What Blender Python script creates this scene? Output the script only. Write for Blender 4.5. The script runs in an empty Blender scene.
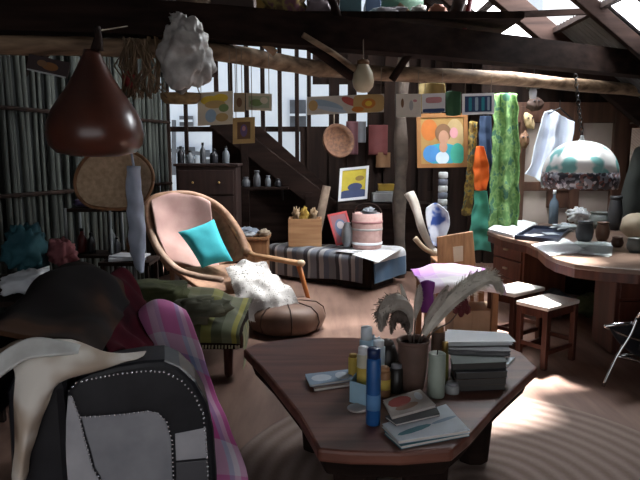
import bpy, math, random
from mathutils import Vector, Matrix, noise
random.seed(7)
V = Vector
sc = bpy.context.scene
COL = sc.collection
R = math.radians

# ------------------------------------------------------------------ camera
F = 600.0
CAM = V((0, 0, 1.5))
TH = math.atan(85 / F)
def ray(px, py):
    x, y = (px - 320) / F, (240 - py) / F
    return V((x, math.cos(TH) + y * math.sin(TH), -math.sin(TH) + y * math.cos(TH)))
def at(px, py, Y=None, Z=None):
    d = ray(px, py)
    t = Y / d.y if Y is not None else (Z - CAM.z) / d.z
    return CAM + d * t
def onplane(px, py, P0, N):
    d = ray(px, py)
    return CAM + d * ((P0 - CAM).dot(N) / d.dot(N))
cd = bpy.data.cameras.new('camera'); cam = bpy.data.objects.new('camera', cd); COL.objects.link(cam)
cam.location = CAM; cam.rotation_euler = (math.pi / 2 - TH, 0, 0)
cd.sensor_width = 36; cd.lens = 36 * F / 640; cd.clip_start = 0.05
sc.camera = cam

# ------------------------------------------------------------------ materials
MATS = {}
def newmat(name):
    m = bpy.data.materials.new(name); m.use_nodes = True
    nt = m.node_tree
    return m, nt, nt.nodes['Principled BSDF']
def rgb(c): return (c[0], c[1], c[2], 1)
def mat(name, c1, c2=None, rough=0.7, scale=6.0, stretch=(1, 1, 1), bump=0.15, metal=0, spec=0.4, sheen=0, bdist=0.01, detail=5, trans=0):
    if name in MATS: return MATS[name]
    m, nt, b = newmat(name); L = nt.links
    if c2 is None: c2 = tuple(v * 0.7 for v in c1)
    tc = nt.nodes.new('ShaderNodeTexCoord'); mp = nt.nodes.new('ShaderNodeMapping')
    mp.inputs['Scale'].default_value = stretch
    nz = nt.nodes.new('ShaderNodeTexNoise'); nz.inputs['Scale'].default_value = scale; nz.inputs['Detail'].default_value = detail
    cr = nt.nodes.new('ShaderNodeValToRGB')
    cr.color_ramp.elements[0].position = 0.33; cr.color_ramp.elements[0].color = rgb(c2)
    cr.color_ramp.elements[1].position = 0.68; cr.color_ramp.elements[1].color = rgb(c1)
    L.new(tc.outputs['Object'], mp.inputs['Vector']); L.new(mp.outputs['Vector'], nz.inputs['Vector'])
    L.new(nz.outputs['Fac'], cr.inputs['Fac']); L.new(cr.outputs['Color'], b.inputs['Base Color'])
    if bump:
        bp = nt.nodes.new('ShaderNodeBump'); bp.inputs['Strength'].default_value = bump; bp.inputs['Distance'].default_value = bdist
        L.new(nz.outputs['Fac'], bp.inputs['Height']); L.new(bp.outputs['Normal'], b.inputs['Normal'])
    b.inputs['Roughness'].default_value = rough; b.inputs['Metallic'].default_value = metal
    b.inputs['Specular IOR Level'].default_value = spec
    if sheen: b.inputs['Sheen Weight'].default_value = sheen
    if trans:
        b.inputs['Transmission Weight'].default_value = trans
    MATS[name] = m
    return m
def wood(name, c1, c2, rough=0.55, axis='x', s=5.0, bump=0.2, spec=0.35):
    st = {'x': (0.25, 3, 3), 'y': (3, 0.25, 3), 'z': (3, 3, 0.25)}[axis]
    return mat(name, c1, c2, rough, s, st, bump, spec=spec)
def bands(name, cols_u, cols_v=None, freq=1.0, rough=0.85, mixv=0.5):
    """woven stripes / plaid from the cloth's own UV map; cols_u list of (pos, colour)"""
    if name in MATS: return MATS[name]
    m, nt, b = newmat(name); L = nt.links
    uv = nt.nodes.new('ShaderNodeUVMap'); sp = nt.nodes.new('ShaderNodeSeparateXYZ'); L.new(uv.outputs['UV'], sp.inputs[0])
    def ramp(out, cols):
        mu = nt.nodes.new('ShaderNodeMath'); mu.operation = 'MULTIPLY'; mu.inputs[1].default_value = freq; L.new(out, mu.inputs[0])
        fr = nt.nodes.new('ShaderNodeMath'); fr.operation = 'FRACT'; L.new(mu.outputs[0], fr.inputs[0])
        cr = nt.nodes.new('ShaderNodeValToRGB'); cr.color_ramp.interpolation = 'CONSTANT'
        e = cr.color_ramp.elements
        e[0].position, e[0].color = cols[0][0], rgb(cols[0][1]); e[1].position, e[1].color = cols[1][0], rgb(cols[1][1])
        for p, c in cols[2:]:
            n = e.new(p); n.color = rgb(c)
        L.new(fr.outputs[0], cr.inputs['Fac']); return cr.outputs['Color']
    cu = ramp(sp.outputs['X'], cols_u)
    if cols_v:
        cv = ramp(sp.outputs['Y'], cols_v)
        mx = nt.nodes.new('ShaderNodeMix'); mx.data_type = 'RGBA'; mx.inputs[0].default_value = mixv
        L.new(cu, mx.inputs[6]); L.new(cv, mx.inputs[7]); cu = mx.outputs[2]
    L.new(cu, b.inputs['Base Color']); b.inputs['Roughness'].default_value = rough; b.inputs['Sheen Weight'].default_value = 0.2
    MATS[name] = m
    return m
def spots(name, c1, c2, c3=None, scale=8, rough=0.85, thr=0.5):
    """patchy print: three colours broken up by noise and cells"""
    if name in MATS: return MATS[name]
    m, nt, b = newmat(name); L = nt.links
    tc = nt.nodes.new('ShaderNodeTexCoord'); nz = nt.nodes.new('ShaderNodeTexNoise')
    nz.inputs['Scale'].default_value = scale; nz.inputs['Detail'].default_value = 2.5
    cr = nt.nodes.new('ShaderNodeValToRGB'); cr.color_ramp.interpolation = 'EASE'
    e = cr.color_ramp.elements
    e[0].position, e[0].color = thr - 0.07, rgb(c1); e[1].position, e[1].color = thr + 0.03, rgb(c2)
    if c3:
        n = e.new(thr + 0.12); n.color = rgb(c3)
    L.new(tc.outputs['Object'], nz.inputs['Vector']); L.new(nz.outputs['Fac'], cr.inputs['Fac'])
    L.new(cr.outputs['Color'], b.inputs['Base Color']); b.inputs['Roughness'].default_value = rough; b.inputs['Specular IOR Level'].default_value = .15
    MATS[name] = m
    return m

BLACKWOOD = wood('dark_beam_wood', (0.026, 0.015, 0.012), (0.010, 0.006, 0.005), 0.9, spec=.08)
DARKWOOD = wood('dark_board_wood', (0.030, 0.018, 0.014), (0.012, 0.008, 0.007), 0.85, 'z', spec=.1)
LOGWOOD = wood('log_wood', (0.36, 0.24, 0.15), (0.10, 0.06, 0.035), 0.75, 'x', 6)
PEDWOOD = wood('desk_drawer_wood', (0.20, 0.075, 0.045), (0.10, 0.036, 0.022), 0.4, 'z', 6)
REDWOOD = wood('mahogany', (0.095, 0.032, 0.021), (0.04, 0.014, 0.010), 0.4, 'z', 6)
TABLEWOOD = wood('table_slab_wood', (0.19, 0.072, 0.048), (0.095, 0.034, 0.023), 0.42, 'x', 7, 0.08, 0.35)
MIDWOOD = wood('mid_wood', (0.34, 0.17, 0.08), (0.19, 0.09, 0.04), 0.5, 'z', 7)
TANWOOD = wood('tan_wood', (0.50, 0.28, 0.14), (0.34, 0.17, 0.08), 0.5, 'x', 7)
ORANGEWOOD = wood('orange_wood', (0.55, 0.20, 0.06), (0.38, 0.12, 0.03), 0.4, 'z', 7)
STRING = mat('string', (0.25, 0.2, 0.15), rough=0.9)
BLACKIRON = mat('black_iron', (0.02, 0.02, 0.02), rough=0.5, metal=0.6)
WHITE = mat('white_paper', (0.82, 0.84, 0.86), (0.7, 0.72, 0.75), 0.8, 3, bump=0.05)
CREAM = mat('cream_paper', (0.72, 0.66, 0.52), (0.6, 0.54, 0.42), 0.8, 4, bump=0.05)
def flat(name, c, rough=0.7, **k): return mat(name, c, tuple(v * 0.82 for v in c), rough, 9, bump=0.05, **k)

# ------------------------------------------------------------------ mesh builder
class MB:
    def __init__(s): s.v, s.f, s.m, s.uv = [], [], [], {}
    def add(s, vs, fs, mi=0):
        o = len(s.v); s.v += [V(p) for p in vs]
        for f in fs: s.f.append([i + o for i in f]); s.m.append(mi)
        return s
    def box(s, c, size, rz=0.0, mi=0, M=None):
        x, y, z = size[0] / 2, size[1] / 2, size[2] / 2
        vs = [V((a, b, d)) for a in (-x, x) for b in (-y, y) for d in (-z, z)]
        T = M if M is not None else Matrix.Rotation(rz, 3, 'Z')
        vs = [T @ p + V(c) for p in vs]
        return s.add(vs, [(0, 1, 3, 2), (4, 6, 7, 5), (0, 4, 5, 1), (2, 3, 7, 6), (0, 2, 6, 4), (1, 5, 7, 3)], mi)
    def bar(s, p, q, w, h, mi=0, up=(0, 0, 1)):
        p, q = V(p), V(q); d = (q - p); u = V(up)
        if abs(d.normalized().dot(u)) > 0.97: u = V((0, 1, 0))
        a = d.cross(u).normalized() * w / 2; b = a.cross(d).normalized() * h / 2
        vs = [p - a - b, p + a - b, p + a + b, p - a + b, q - a - b, q + a - b, q + a + b, q - a + b]
        return s.add(vs, [(3, 2, 1, 0), (4, 5, 6, 7), (0, 1, 5, 4), (1, 2, 6, 5), (2, 3, 7, 6), (3, 0, 4, 7)], mi)
    def tube(s, pts, rad, seg=10, mi=0, jit=0.0, flat=1.0):
        pts = [V(p) for p in pts]; n = len(pts)
        rs = rad if isinstance(rad, (list, tuple)) else [rad] * n
        vs, fs = [], []
        prev = None
        for i, p in enumerate(pts):
            d = (pts[min(i + 1, n - 1)] - pts[max(i - 1, 0)]).normalized()
            if prev is None:
                a = d.cross(V((0, 0, 1)) if abs(d.z) < 0.9 else V((0, 1, 0))).normalized()
            else: a = (prev - d * prev.dot(d)).normalized()
            prev = a; b = d.cross(a)
            for k in range(seg):
                t = 2 * math.pi * k / seg
                r = rs[i] * (1 + jit * noise.noise(p * 5 + V((k * 1.7, 0, 0))))
                vs.append(p + a * math.cos(t) * r + b * math.sin(t) * r * flat)
        for i in range(n - 1):
            for k in range(seg):
                fs.append((i * seg + k, i * seg + (k + 1) % seg, (i + 1) * seg + (k + 1) % seg, (i + 1) * seg + k))
        fs.append(tuple(reversed(range(seg)))); fs.append(tuple(range((n - 1) * seg, n * seg)))
        return s.add(vs, fs, mi)
    def lathe(s, prof, c, seg=24, mi=0, sx=1.0, sy=1.0, wob=0.0):
        c = V(c); vs, fs = [], []; n = len(prof)
        for r, z in prof:
            for k in range(seg):
                t = 2 * math.pi * k / seg
                rr = r * (1 + wob * noise.noise(V((math.cos(t) * 2, math.sin(t) * 2, z * 6))))
                vs.append(c + V((rr * math.cos(t) * sx, rr * math.sin(t) * sy, z)))
        for i in range(n - 1):
            for k in range(seg):
                fs.append((i * seg + k, i * seg + (k + 1) % seg, (i + 1) * seg + (k + 1) % seg, (i + 1) * seg + k))
        if prof[0][0] > 1e-4: fs.append(tuple(reversed(range(seg))))
        if prof[-1][0] > 1e-4: fs.append(tuple(range((n - 1) * seg, n * seg)))
        return s.add(vs, fs, mi)
    def prism(s, poly, z0, z1, mi=0, shrink=1.0):
        n = len(poly); cx = sum(p[0] for p in poly) / n; cy = sum(p[1] for p in poly) / n
        area = sum(poly[i][0] * poly[(i + 1) % n][1] - poly[(i + 1) % n][0] * poly[i][1] for i in range(n))
        if area < 0: poly = list(reversed(poly))
        vs = [V((cx + (p[0] - cx) * shrink, cy + (p[1] - cy) * shrink, z0)) for p in poly] + [V((p[0], p[1], z1)) for p in poly]
        fs = [tuple(reversed(range(n))), tuple(range(n, 2 * n))] + [(i, (i + 1) % n, n + (i + 1) % n, n + i) for i in range(n)]
        return s.add(vs, fs, mi)
    def extrude(s, loop, d, mi=0):
        n = len(loop); loop = [V(p) for p in loop]; d = V(d)
        return s.add(loop + [p + d for p in loop], [tuple(range(n)), tuple(reversed(range(n, 2 * n)))] + [(i, n + i, n + (i + 1) % n, (i + 1) % n) for i in range(n)], mi)
    def blob(s, c, r, amp=0.0, fr=3.0, seed=0, e=1.0, nu=28, nv=18, Rm=None, mi=0):
        c = V(c); vs, fs = [], []
        def pw(x): return math.copysign(abs(x) ** e, x)
        for j in range(nv + 1):
            ph = -math.pi / 2 + math.pi * j / nv
            for i in range(nu):
                t = 2 * math.pi * i / nu
                n_ = V((pw(math.cos(ph)) * pw(math.cos(t)), pw(math.cos(ph)) * pw(math.sin(t)), pw(math.sin(ph))))
                k = 1 + amp * noise.turbulence(n_ * fr + V((seed, seed * 2.3, 0)), 3, False) - amp * 0.5
                p = V((n_.x * r[0], n_.y * r[1], n_.z * r[2])) * k
                vs.append(c + (Rm @ p if Rm is not None else p))
        for j in range(nv):
            for i in range(nu):
                fs.append((j * nu + i, j * nu + (i + 1) % nu, (j + 1) * nu + (i + 1) % nu, (j + 1) * nu + i))
        return s.add(vs, fs, mi)
    def disc(s, c, ru, rv, U, W, mi=0, seg=16, off=0.0):
        c, U, W = V(c), V(U), V(W); N = U.cross(W).normalized() * off
        vs = [c + N + U * ru * math.cos(2 * math.pi * k / seg) + W * rv * math.sin(2 * math.pi * k / seg) for k in range(seg)]
        return s.add(vs, [tuple(range(seg))], mi)
    def sheet(s, rows, nu=24, nv=24, amp=0.0, fr=4.0, seed=0, mi=0):
        """smooth cloth through a coarse grid of points"""
        rows = [[V(p) for p in r] for r in rows]
        def cr(a, t):
            n = len(a) - 1; x = t * n; i = min(int(x), n - 1); u = x - i
            p0, p1, p2, p3 = a[max(i - 1, 0)], a[i], a[i + 1], a[min(i + 2, n)]
            return 0.5 * ((2 * p1) + (p2 - p0) * u + (2 * p0 - 5 * p1 + 4 * p2 - p3) * u * u + (3 * p1 - p0 - 3 * p2 + p3) * u ** 3)
        o = len(s.v); pts = []
        for j in range(nv + 1):
            v = j / nv
            colp = [cr(r, 0) for r in rows]
            for i in range(nu + 1):
                u = i / nu
                pts.append((cr([cr(r, u) for r in rows], v), u, v))
        nrm = []
        for j in range(nv + 1):
            for i in range(nu + 1):
                a = pts[j * (nu + 1) + min(i + 1, nu)][0] - pts[j * (nu + 1) + max(i - 1, 0)][0]
                b = pts[min(j + 1, nv) * (nu + 1) + i][0] - pts[max(j - 1, 0) * (nu + 1) + i][0]
                nrm.append(a.cross(b).normalized())
        vs = []
        for k, (p, u, v) in enumerate(pts):
            q = p + nrm[k] * amp * noise.noise(p * fr + V((seed * 3.1, seed, 0)))
            vs.append(q); s.uv[o + k] = (u, v)
        fs = [(j * (nu + 1) + i, j * (nu + 1) + i + 1, (j + 1) * (nu + 1) + i + 1, (j + 1) * (nu + 1) + i) for j in range(nv) for i in range(nu)]
        return s.add(vs, fs, mi)

XF = {}
def tag(o, label=None, cat=None, group=None, kind=None):
    if label: o['label'] = label
    if cat: o['category'] = cat
    if group: o['group'] = group
    if kind: o['kind'] = kind
    return o
def thing(name, label, cat, loc, rz=0.0, group=None):
    o = bpy.data.objects.new(name, None); COL.objects.link(o)
    o.location = loc; o.rotation_euler = (0, 0, rz); o.empty_display_size = 0.05
    XF[o.name] = Matrix.Translation(V(loc)) @ Matrix.Rotation(rz, 4, 'Z')
    return tag(o, label, cat, group)
def obj(name, mb, m, parent=None, local=False, smooth=False, bev=0.0, sub=0, solid=0.0, origin=None):
    me = bpy.data.meshes.new(name)
    vs = mb.v
    org = V((0, 0, 0))
    if parent is not None:
        if not local:
            inv = XF[parent.name].inverted(); vs = [inv @ p for p in vs]
    elif not local:
        org = V(origin) if origin is not None else V((sum(p.x for p in vs) / len(vs), sum(p.y for p in vs) / len(vs), min(p.z for p in vs)))
        vs = [p - org for p in vs]
    me.from_pydata([tuple(p) for p in vs], [], mb.f)
    ms = m if isinstance(m, (list, tuple)) else [m]
    for x in ms: me.materials.append(x)
    for i, p in enumerate(me.polygons):
        p.material_index = min(mb.m[i], len(ms) - 1); p.use_smooth = smooth
    if mb.uv:
        ul = me.uv_layers.new(name='UVMap')
        for lp in me.loops: ul.data[lp.index].uv = mb.uv.get(lp.vertex_index, (0, 0))
    me.update()
    o = bpy.data.objects.new(name, me); COL.objects.link(o)
    o.location = org
    if parent is not None:
        o.parent = parent
        XF[o.name] = XF[parent.name].copy()
    else: XF[o.name] = Matrix.Translation(org)
    if solid:
        md = o.modifiers.new('thickness', 'SOLIDIFY'); md.thickness = solid; md.offset = 0
    if bev:
        md = o.modifiers.new('bevel', 'BEVEL'); md.width = bev; md.segments = 2; md.limit_method = 'ANGLE'
    if sub:
        md = o.modifiers.new('smooth', 'SUBSURF'); md.levels = sub; md.render_levels = sub
    return o
def struct(name, mb, m, **k):
    o = obj(name, mb, m, **k); o['kind'] = 'structure'; return o
def single(name, label, cat, mb, m, group=None, **k):
    return tag(obj(name, mb, m, **k), label, cat, group)
def dup(root, loc, rz=0.0, label=None, group=None, sc_=None):
    r = root.copy(); COL.objects.link(r); r.location = loc; r.rotation_euler = (0, 0, rz)
    if label: r['label'] = label
    if group: r['group'] = group
    if sc_: r.scale = sc_
    XF[r.name] = Matrix.Translation(V(loc)) @ Matrix.Rotation(rz, 4, 'Z')
    for ch in list(root.children):
        c = ch.copy(); COL.objects.link(c); c.parent = r
        for g in list(ch.children):
            q = g.copy(); COL.objects.link(q); q.parent = c
    return r
def lerp(a, b, t): return V(a) * (1 - t) + V(b) * t
def smoothpath(pts, n=16):
    pts = [V(p) for p in pts]; m = len(pts) - 1; out = []
    for k in range(n + 1):
        x = k / n * m; i = min(int(x), m - 1); u = x - i
        p0, p1, p2, p3 = pts[max(i - 1, 0)], pts[i], pts[i + 1], pts[min(i + 2, m)]
        out.append(0.5 * ((2 * p1) + (p2 - p0) * u + (2 * p0 - 5 * p1 + 4 * p2 - p3) * u * u + (3 * p1 - p0 - 3 * p2 + p3) * u ** 3))
    return out

# ================================================================== SETTING
FLOORM = mat('floor_boards', (0.30, 0.185, 0.14), (0.19, 0.11, 0.085), 0.5, 3, (4, 0.6, 1), 0.15)
struct('floor', MB().box((0.4, 3.8, -0.05), (9.4, 10.6, 0.1)), FLOORM)

# roof: gable with its ridge along y; right slope passes through RP
SL = 0.78
def roofz(x): return 2.42 + SL * (2.8 - x) if x >= 0 else 2.42 + SL * 2.8 + SL * 1.05 * x
IRON = mat('corrugated_iron', (0.09, 0.088, 0.092), (0.04, 0.036, 0.035), 0.55, 3, bump=0.1, metal=0.3)
CLEAR, nt_, b_ = newmat('clear_roof_sheet')
_tl = nt_.nodes.new('ShaderNodeBsdfTranslucent'); _tl.inputs['Color'].default_value = (.72, .76, .80, 1)
_tr = nt_.nodes.new('ShaderNodeBsdfTransparent'); _mx = nt_.nodes.new('ShaderNodeMixShader'); _mx.inputs[0].default_value = .12
nt_.links.new(_tl.outputs[0], _mx.inputs[1]); nt_.links.new(_tr.outputs[0], _mx.inputs[2]); nt_.links.new(_mx.outputs[0], nt_.nodes['Material Output'].inputs['Surface'])
def sheet_iron(mb, x0, x1, y0, y1, mi):
    n = max(4, int((y1 - y0) / 0.019)); vs, fs = [], []
    for i in range(n + 1):
        y = y0 + (y1 - y0) * i / n
        dz = 0.012 * math.sin(2 * math.pi * y / 0.076)
        vs += [(x0, y, roofz(x0) + dz), (x1, y, roofz(x1) + dz)]
    for i in range(n): fs.append((2 * i, 2 * i + 1, 2 * i + 3, 2 * i + 2))
    mb.add(vs, fs, mi)
roof = MB()
XB = [0.0, 0.4, 0.75, 1.35, 1.85, 2.35, 2.75, 4.3]
YB = [-1.4, 0.4, 2.2, 4.0, 4.35, 4.85, 5.2, 5.75, 6.25, 6.8, 7.4, 9.0]
openings = set([(4, 6), (4, 7), (4, 8), (3, 4), (3, 5), (4, 5)])
clear = set([(3, 7), (3, 8), (2, 7), (2, 8), (3, 9), (4, 9), (3, 6), (1, 8), (1, 7), (0, 7), (5, 5), (0, 8)])  # cells nearest the ridge are out of view, added to light the fleece
for i in range(len(XB) - 1):
    for j in range(len(YB) - 1):
        if (i, j) in openings: continue
        sheet_iron(roof, XB[i], XB[i + 1], YB[j], YB[j + 1], 1 if (i, j) in clear else 0)
XL, YL = [-3.9, -1.0, -0.15, 0.0], [-1.4, 6.3, 7.3, 9.0]
for i in range(3):
    for j in range(3): sheet_iron(roof, XL[i], XL[i + 1], YL[j], YL[j + 1], 1 if (i, j) == (1, 1) else 0)  # unseen clear panel added in the left slope to brighten the lounge chair
ro = struct('ceiling', roof, [IRON, CLEAR], smooth=True)
# rafters and battens under the right slope
def rafter(n, y, w=0.08, h=0.16, x0=0.0, x1=3.6):
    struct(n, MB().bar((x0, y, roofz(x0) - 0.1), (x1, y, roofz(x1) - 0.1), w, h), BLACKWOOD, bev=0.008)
for k, y in enumerate((1.5, 3.0, 4.3, 5.25, 6.3, 7.4)):
    rafter('trim_%d' % (k + 1), y, 0.13 if k == 4 else 0.07, 0.2 if k == 4 else 0.12)
for k, y in enumerate((1.5, 3.6, 5.6, 7.4)):
    struct('trim_%d' % (k + 10), MB().bar((0, y, roofz(0) - 0.1), (-3.6, y, roofz(-3.6) - 0.1), 0.09, 0.15), BLACKWOOD)
for k, x in enumerate((1.85, 2.36)):
    struct('trim_%d' % (k + 20), MB().bar((x, 4.0, roofz(x) - 0.03), (x, 7.6, roofz(x) - 0.03), 0.06, 0.05), BLACKWOOD)
# tie beams that cross the view below the skylight
struct('trim_30', MB().bar(at(455, 17, Y=5.6), at(650, 9, Y=5.3), 0.035, 0.05), BLACKWOOD)
struct('trim_31', MB().bar(at(470, 43, Y=6.5), at(640, 37, Y=6.5), 0.05, 0.05), LOGWOOD)
# main beam
bp = [at(-40, 14, Z=2.36), at(150, 20, Z=2.34), at(320, 33, Z=2.32), at(480, 48, Z=2.32), at(700, 72, Z=2.32)]
mb = MB(); pp = smoothpath(bp, 20)
for i in range(len(pp) - 1): mb.bar(pp[i], pp[i + 1] + (pp[i + 1] - pp[i]) * 0.02, 0.17, 0.21)
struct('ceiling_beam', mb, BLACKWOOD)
# the peeled log the pictures hang from
LP = [at(-40, 44, Z=2.17), at(90, 47, Z=2.17), at(215, 52, Z=2.17), at(300, 66, Z=2.14), at(370, 73, Z=2.13), at(480, 77, Z=2.15), at(600, 87, Z=2.15), at(680, 94, Z=2.14)]
lp = smoothpath(LP, 36)
log = struct('ceiling_log', MB().tube(lp, 0.058, 12, jit=0.25), LOGWOOD, smooth=True)
def logat(px):
    best = min(lp, key=lambda p: abs(320 + 600 * p.x / p.y - px)); return best
# braces between beam and log
def brace(n, a, b, r, m): struct(n, MB().tube([a, lerp(a, b, .5) + V((0, 0, .01)), b], r, 8, jit=.2), m, smooth=True)
brace('trim_40', at(285, 30, Y=4.15), at(352, 77, Y=4.35), 0.035, BLACKWOOD)
brace('trim_41', at(303, 35, Y=4.05), at(362, 74, Y=4.25), 0.02, LOGWOOD)
brace('trim_42', at(246, 30, Y=4.1), at(275, 53, Y=4.2), 0.028, LOGWOOD)
brace('trim_43', at(418, 42, Y=4.5), at(392, 80, Y=4.6), 0.03, BLACKWOOD)
brace('trim_44', at(462, -6, Y=5.0), at(447, 42, Y=5.0), 0.05, BLACKWOOD)
brace('trim_45', at(472, -6, Y=4.95), at(462, 40, Y=4.95), 0.02, mat('dark_red_paint', (0.16, 0.012, 0.02), rough=0.6))
brace('trim_46', at(330, -5, Y=4.6), at(342, 30, Y=4.6), 0.03, BLACKWOOD)
brace('trim_47', at(398, 5, Y=4.9), at(440, 40, Y=4.9), 0.025, LOGWOOD)

# back wall: open slats on the left, boards with gaps on the right
YW = 8.3
wb = MB()
for px in (168, 186, 217, 231, 247, 263, 280, 297, 309):
    p = at(px, 120, Y=YW); wb.box((p.x, YW, 2.05), (0.055 if px > 200 else 0.045, 0.06, 4.1))
for px, w in ((334, .14), (352, .12), (371, .10), (390, .16), (410, .14), (424, .13), (440, .16), (458, .2), (478, .2), (496, .22)):
    p = at(px, 120, Y=YW); wb.box((p.x, YW, 1.9), (w, 0.05, 3.8))
wb.box((at(140, 120, Y=YW).x, YW, 2.0), (0.3, 0.06, 4.0))
wb.box((0.1, YW + .05, 0.5), (5.6, 0.05, 1.0))
wb.box((1.2, YW + .06, 2.9), (2.6, 0.04, 0.9)); wb.box((0.1, YW + .05, 3.2), (5.6, .06, .12)); wb.box((0.1, YW + .05, 1.85), (5.4, .05, .07))
pL, pR = at(300, 128, Y=YW), at(382, 128, Y=YW); wb.box(((pL.x + pR.x) / 2, YW + .03, pL.z / 2), (pR.x - pL.x, .03, pL.z))
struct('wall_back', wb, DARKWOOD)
struct('wall_back_upper', MB().box((-1.9, YW + .1, 3.2), (0.9, .05, 1.3)).box((1.75, YW + .1, 1.4), (2.0, .04, 2.4)), DARKWOOD)
# reed screen on the left
REED = mat('reed', (0.07, 0.078, 0.066), (0.02, 0.023, 0.02), 0.8, 5, (2, 2, .3))
wl = MB(); a, b = V((-3.35, 3.4, 0)), V((-1.92, 7.6, 0)); n = 64
for i in range(n + 1):
    t = i / n
    if 0.335 < t < 0.35: continue
    p = lerp(a, b, t) + V((random.uniform(-.015, .015), 0, 0)); h = 3.1 - .75 * (1 - t) * .6
    q = p + V((random.uniform(-.03, .03), random.uniform(-.03, .03), h))
    wl.tube([p, lerp(p, q, .5) + V((random.uniform(-.015, .015), 0, 0)), q], [.03 * random.uniform(.7, 1.1)] * 3, 7)
struct('wall_left', wl, REED, smooth=True)
struct('wall_left_backing', MB().bar(a + V((-.12, 0, 1.4)), b + V((-.12, 0, 1.4)), .02, 2.9), mat('left_backing', (0.035, 0.04, 0.04), rough=.9))
struct('wall_left_front', MB().bar((-3.6, -1.4, 1.1), (-3.4, 3.4, 1.1), .08, 2.3), DARKWOOD)
for k, (pa, za) in enumerate(((.1, 1.15), (.5, 1.9))):
    struct('trim_%d' % (50 + k), MB().tube([lerp(a, b, 0) + V((.05, -.02, za)), lerp(a, b, 1) + V((.05, -.02, za))], .02, 7), DARKWOOD)
# right side: timber frame with plaster panels
PLASTER = mat('plaster_panel', (0.50, 0.41, 0.36), (0.40, 0.32, 0.28), 0.85, 3)
YR = 6.75
FRAMEW = wood('frame_wood', (0.12, 0.055, 0.035), (0.06, 0.028, 0.018), 0.6, 'z', 6)
x0 = at(517, 150, Y=YR).x; xw0 = at(626, 150, Y=YR).x; xw1 = xw0 + .5
zt = at(560, 122, Y=YR).z; zb = 0.0
zw0, zw1 = at(630, 182, Y=YR).z, at(630, 126, Y=YR).z
wr = MB()
wr.box(((x0 + xw0) / 2, YR, zt / 2), (xw0 - x0, .06, zt))
wr.box(((xw0 + xw1) / 2, YR, zw0 / 2), (xw1 - xw0, .06, zw0)); wr.box((xw1 + .3, YR, zt / 2), (.6, .06, zt))
struct('wall_right_panel', wr, PLASTER)
fr = MB()
for px, w in ((520, .07), (574, .10), (617, .16)):
    p = at(px, 150, Y=YR); fr.box((p.x, YR - .05, 1.0), (w, .08, 2.05))
for py, h in ((113, .22), (186, .10), (228, .1)):
    p = at(580, py, Y=YR); fr.box(((x0 + xw1) / 2 + .2, YR - .045, p.z), (xw1 - x0 + .5, .07, h))
fr.box((at(558, 190, Y=YR).x, YR - .04, at(558, 195, Y=YR).z), (.28, .05, .28))
struct('trim_60', fr, FRAMEW, bev=.006)
struct('wall_right', MB().box((3.75, 2.6, 1.0), (.08, 8.3, 2.0)), DARKWOOD)
struct('wall_right_gable', MB().box((2.75, YR + .1, 2.35), (1.9, .05, .75)), DARKWOOD)
w1 = tag(bpy.data.objects.new('window_1', None), kind='structure'); COL.objects.link(w1); w1.location = ((xw0 + xw1) / 2, YR, zw0); XF['window_1'] = Matrix.Translation(w1.location)
m_ = MB(); cx = (xw0 + xw1) / 2
for (c, s_) in (((cx, YR, zw0), (.56, .09, .05)), ((cx, YR, zw1), (.56, .09, .05)), ((xw0, YR, (zw0 + zw1) / 2), (.05, .09, zw1 - zw0)), ((xw1, YR, (zw0 + zw1) / 2), (.05, .09, zw1 - zw0))): m_.box(c, s_)
tag(obj('window_frame', m_, FRAMEW, w1), kind='structure')
GLASS, ntg, bg = newmat('window_glass'); bg.inputs['Transmission Weight'].default_value = 1; bg.inputs['Roughness'].default_value = .05; bg.inputs['Base Color'].default_value = (.95, .97, 1, 1); bg.inputs['IOR'].default_value = 1.1
tag(obj('window_pane', MB().box((cx, YR + .02, (zw0 + zw1) / 2), (.5, .006, zw1 - zw0)), GLASS, w1), kind='structure')
# ground outside and the pale house seen through the slats
struct('ground_outside', MB().box((0, 16, -.2), (60, 14.8, .1)), mat('outside_ground', (.2, .2, .16), (.12, .12, .09), .9, 2))
hx = -1.2; HY = 13.5
hs = thing('house', 'pale white house outside, seen through the slatted back wall', 'house', (hx, HY + 2, -.15))
HW = mat('house_wall', (.62, .72, .84), (.55, .65, .78), .85, 2)
obj('wall', MB().box((hx, HY + 2, 3.2), (12, 4, 6.6)), HW, hs)
obj('roof', MB().prism([(hx - 6.4, HY - .5), (hx + 6.4, HY - .5), (hx + 6.4, HY + 4.5), (hx - 6.4, HY + 4.5)], 6.4, 6.6), mat('house_roof', (.12, .12, .13)), hs)
DG = mat('house_window_dark', (.10, .12, .15), rough=.3)
for x_a, x_b, y_a, y_b in ((178, 195, 147, 168), (202, 222, 150, 166), (226, 240, 152, 170), (290, 306, 100, 130), (180, 193, 116, 126)):
    p, q = at(x_a, y_b, Y=HY - .02), at(x_b, y_a, Y=HY - .02)
    f = obj('window', MB().box(((p.x + q.x) / 2, HY - .01, (p.z + q.z) / 2), (q.x - p.x, .1, q.z - p.z)), DG, hs)
    mm = MB(); mm.box(((p.x + q.x) / 2, HY - .09, (p.z + q.z) / 2), (.05, .05, q.z - p.z)).box(((p.x + q.x) / 2, HY - .09, (p.z + q.z) / 2), (q.x - p.x, .05, .05))
    obj('muntin', mm, HW, f)
p, q = at(152, 185, Y=HY), at(163, 150, Y=HY)
obj('balcony_rail', MB().bar(at(150, 148, Y=HY - .3), at(240, 158, Y=HY - .3), .06, .08).bar(at(174, 120, Y=HY - .3), at(174, 175, Y=HY - .3), .08, .08), DG, hs)
struct('wall_front', MB().box((-3.0, -1.35, 1.2), (1.2, .08, 2.4)).box((2.9, -1.35, 1.2), (1.8, .08, 2.4)).box((0.1, -1.35, 3.4), (7.4, .08, 2.2)), DARKWOOD)  # unseen wall behind the camera, added and sized to limit front daylight
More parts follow.
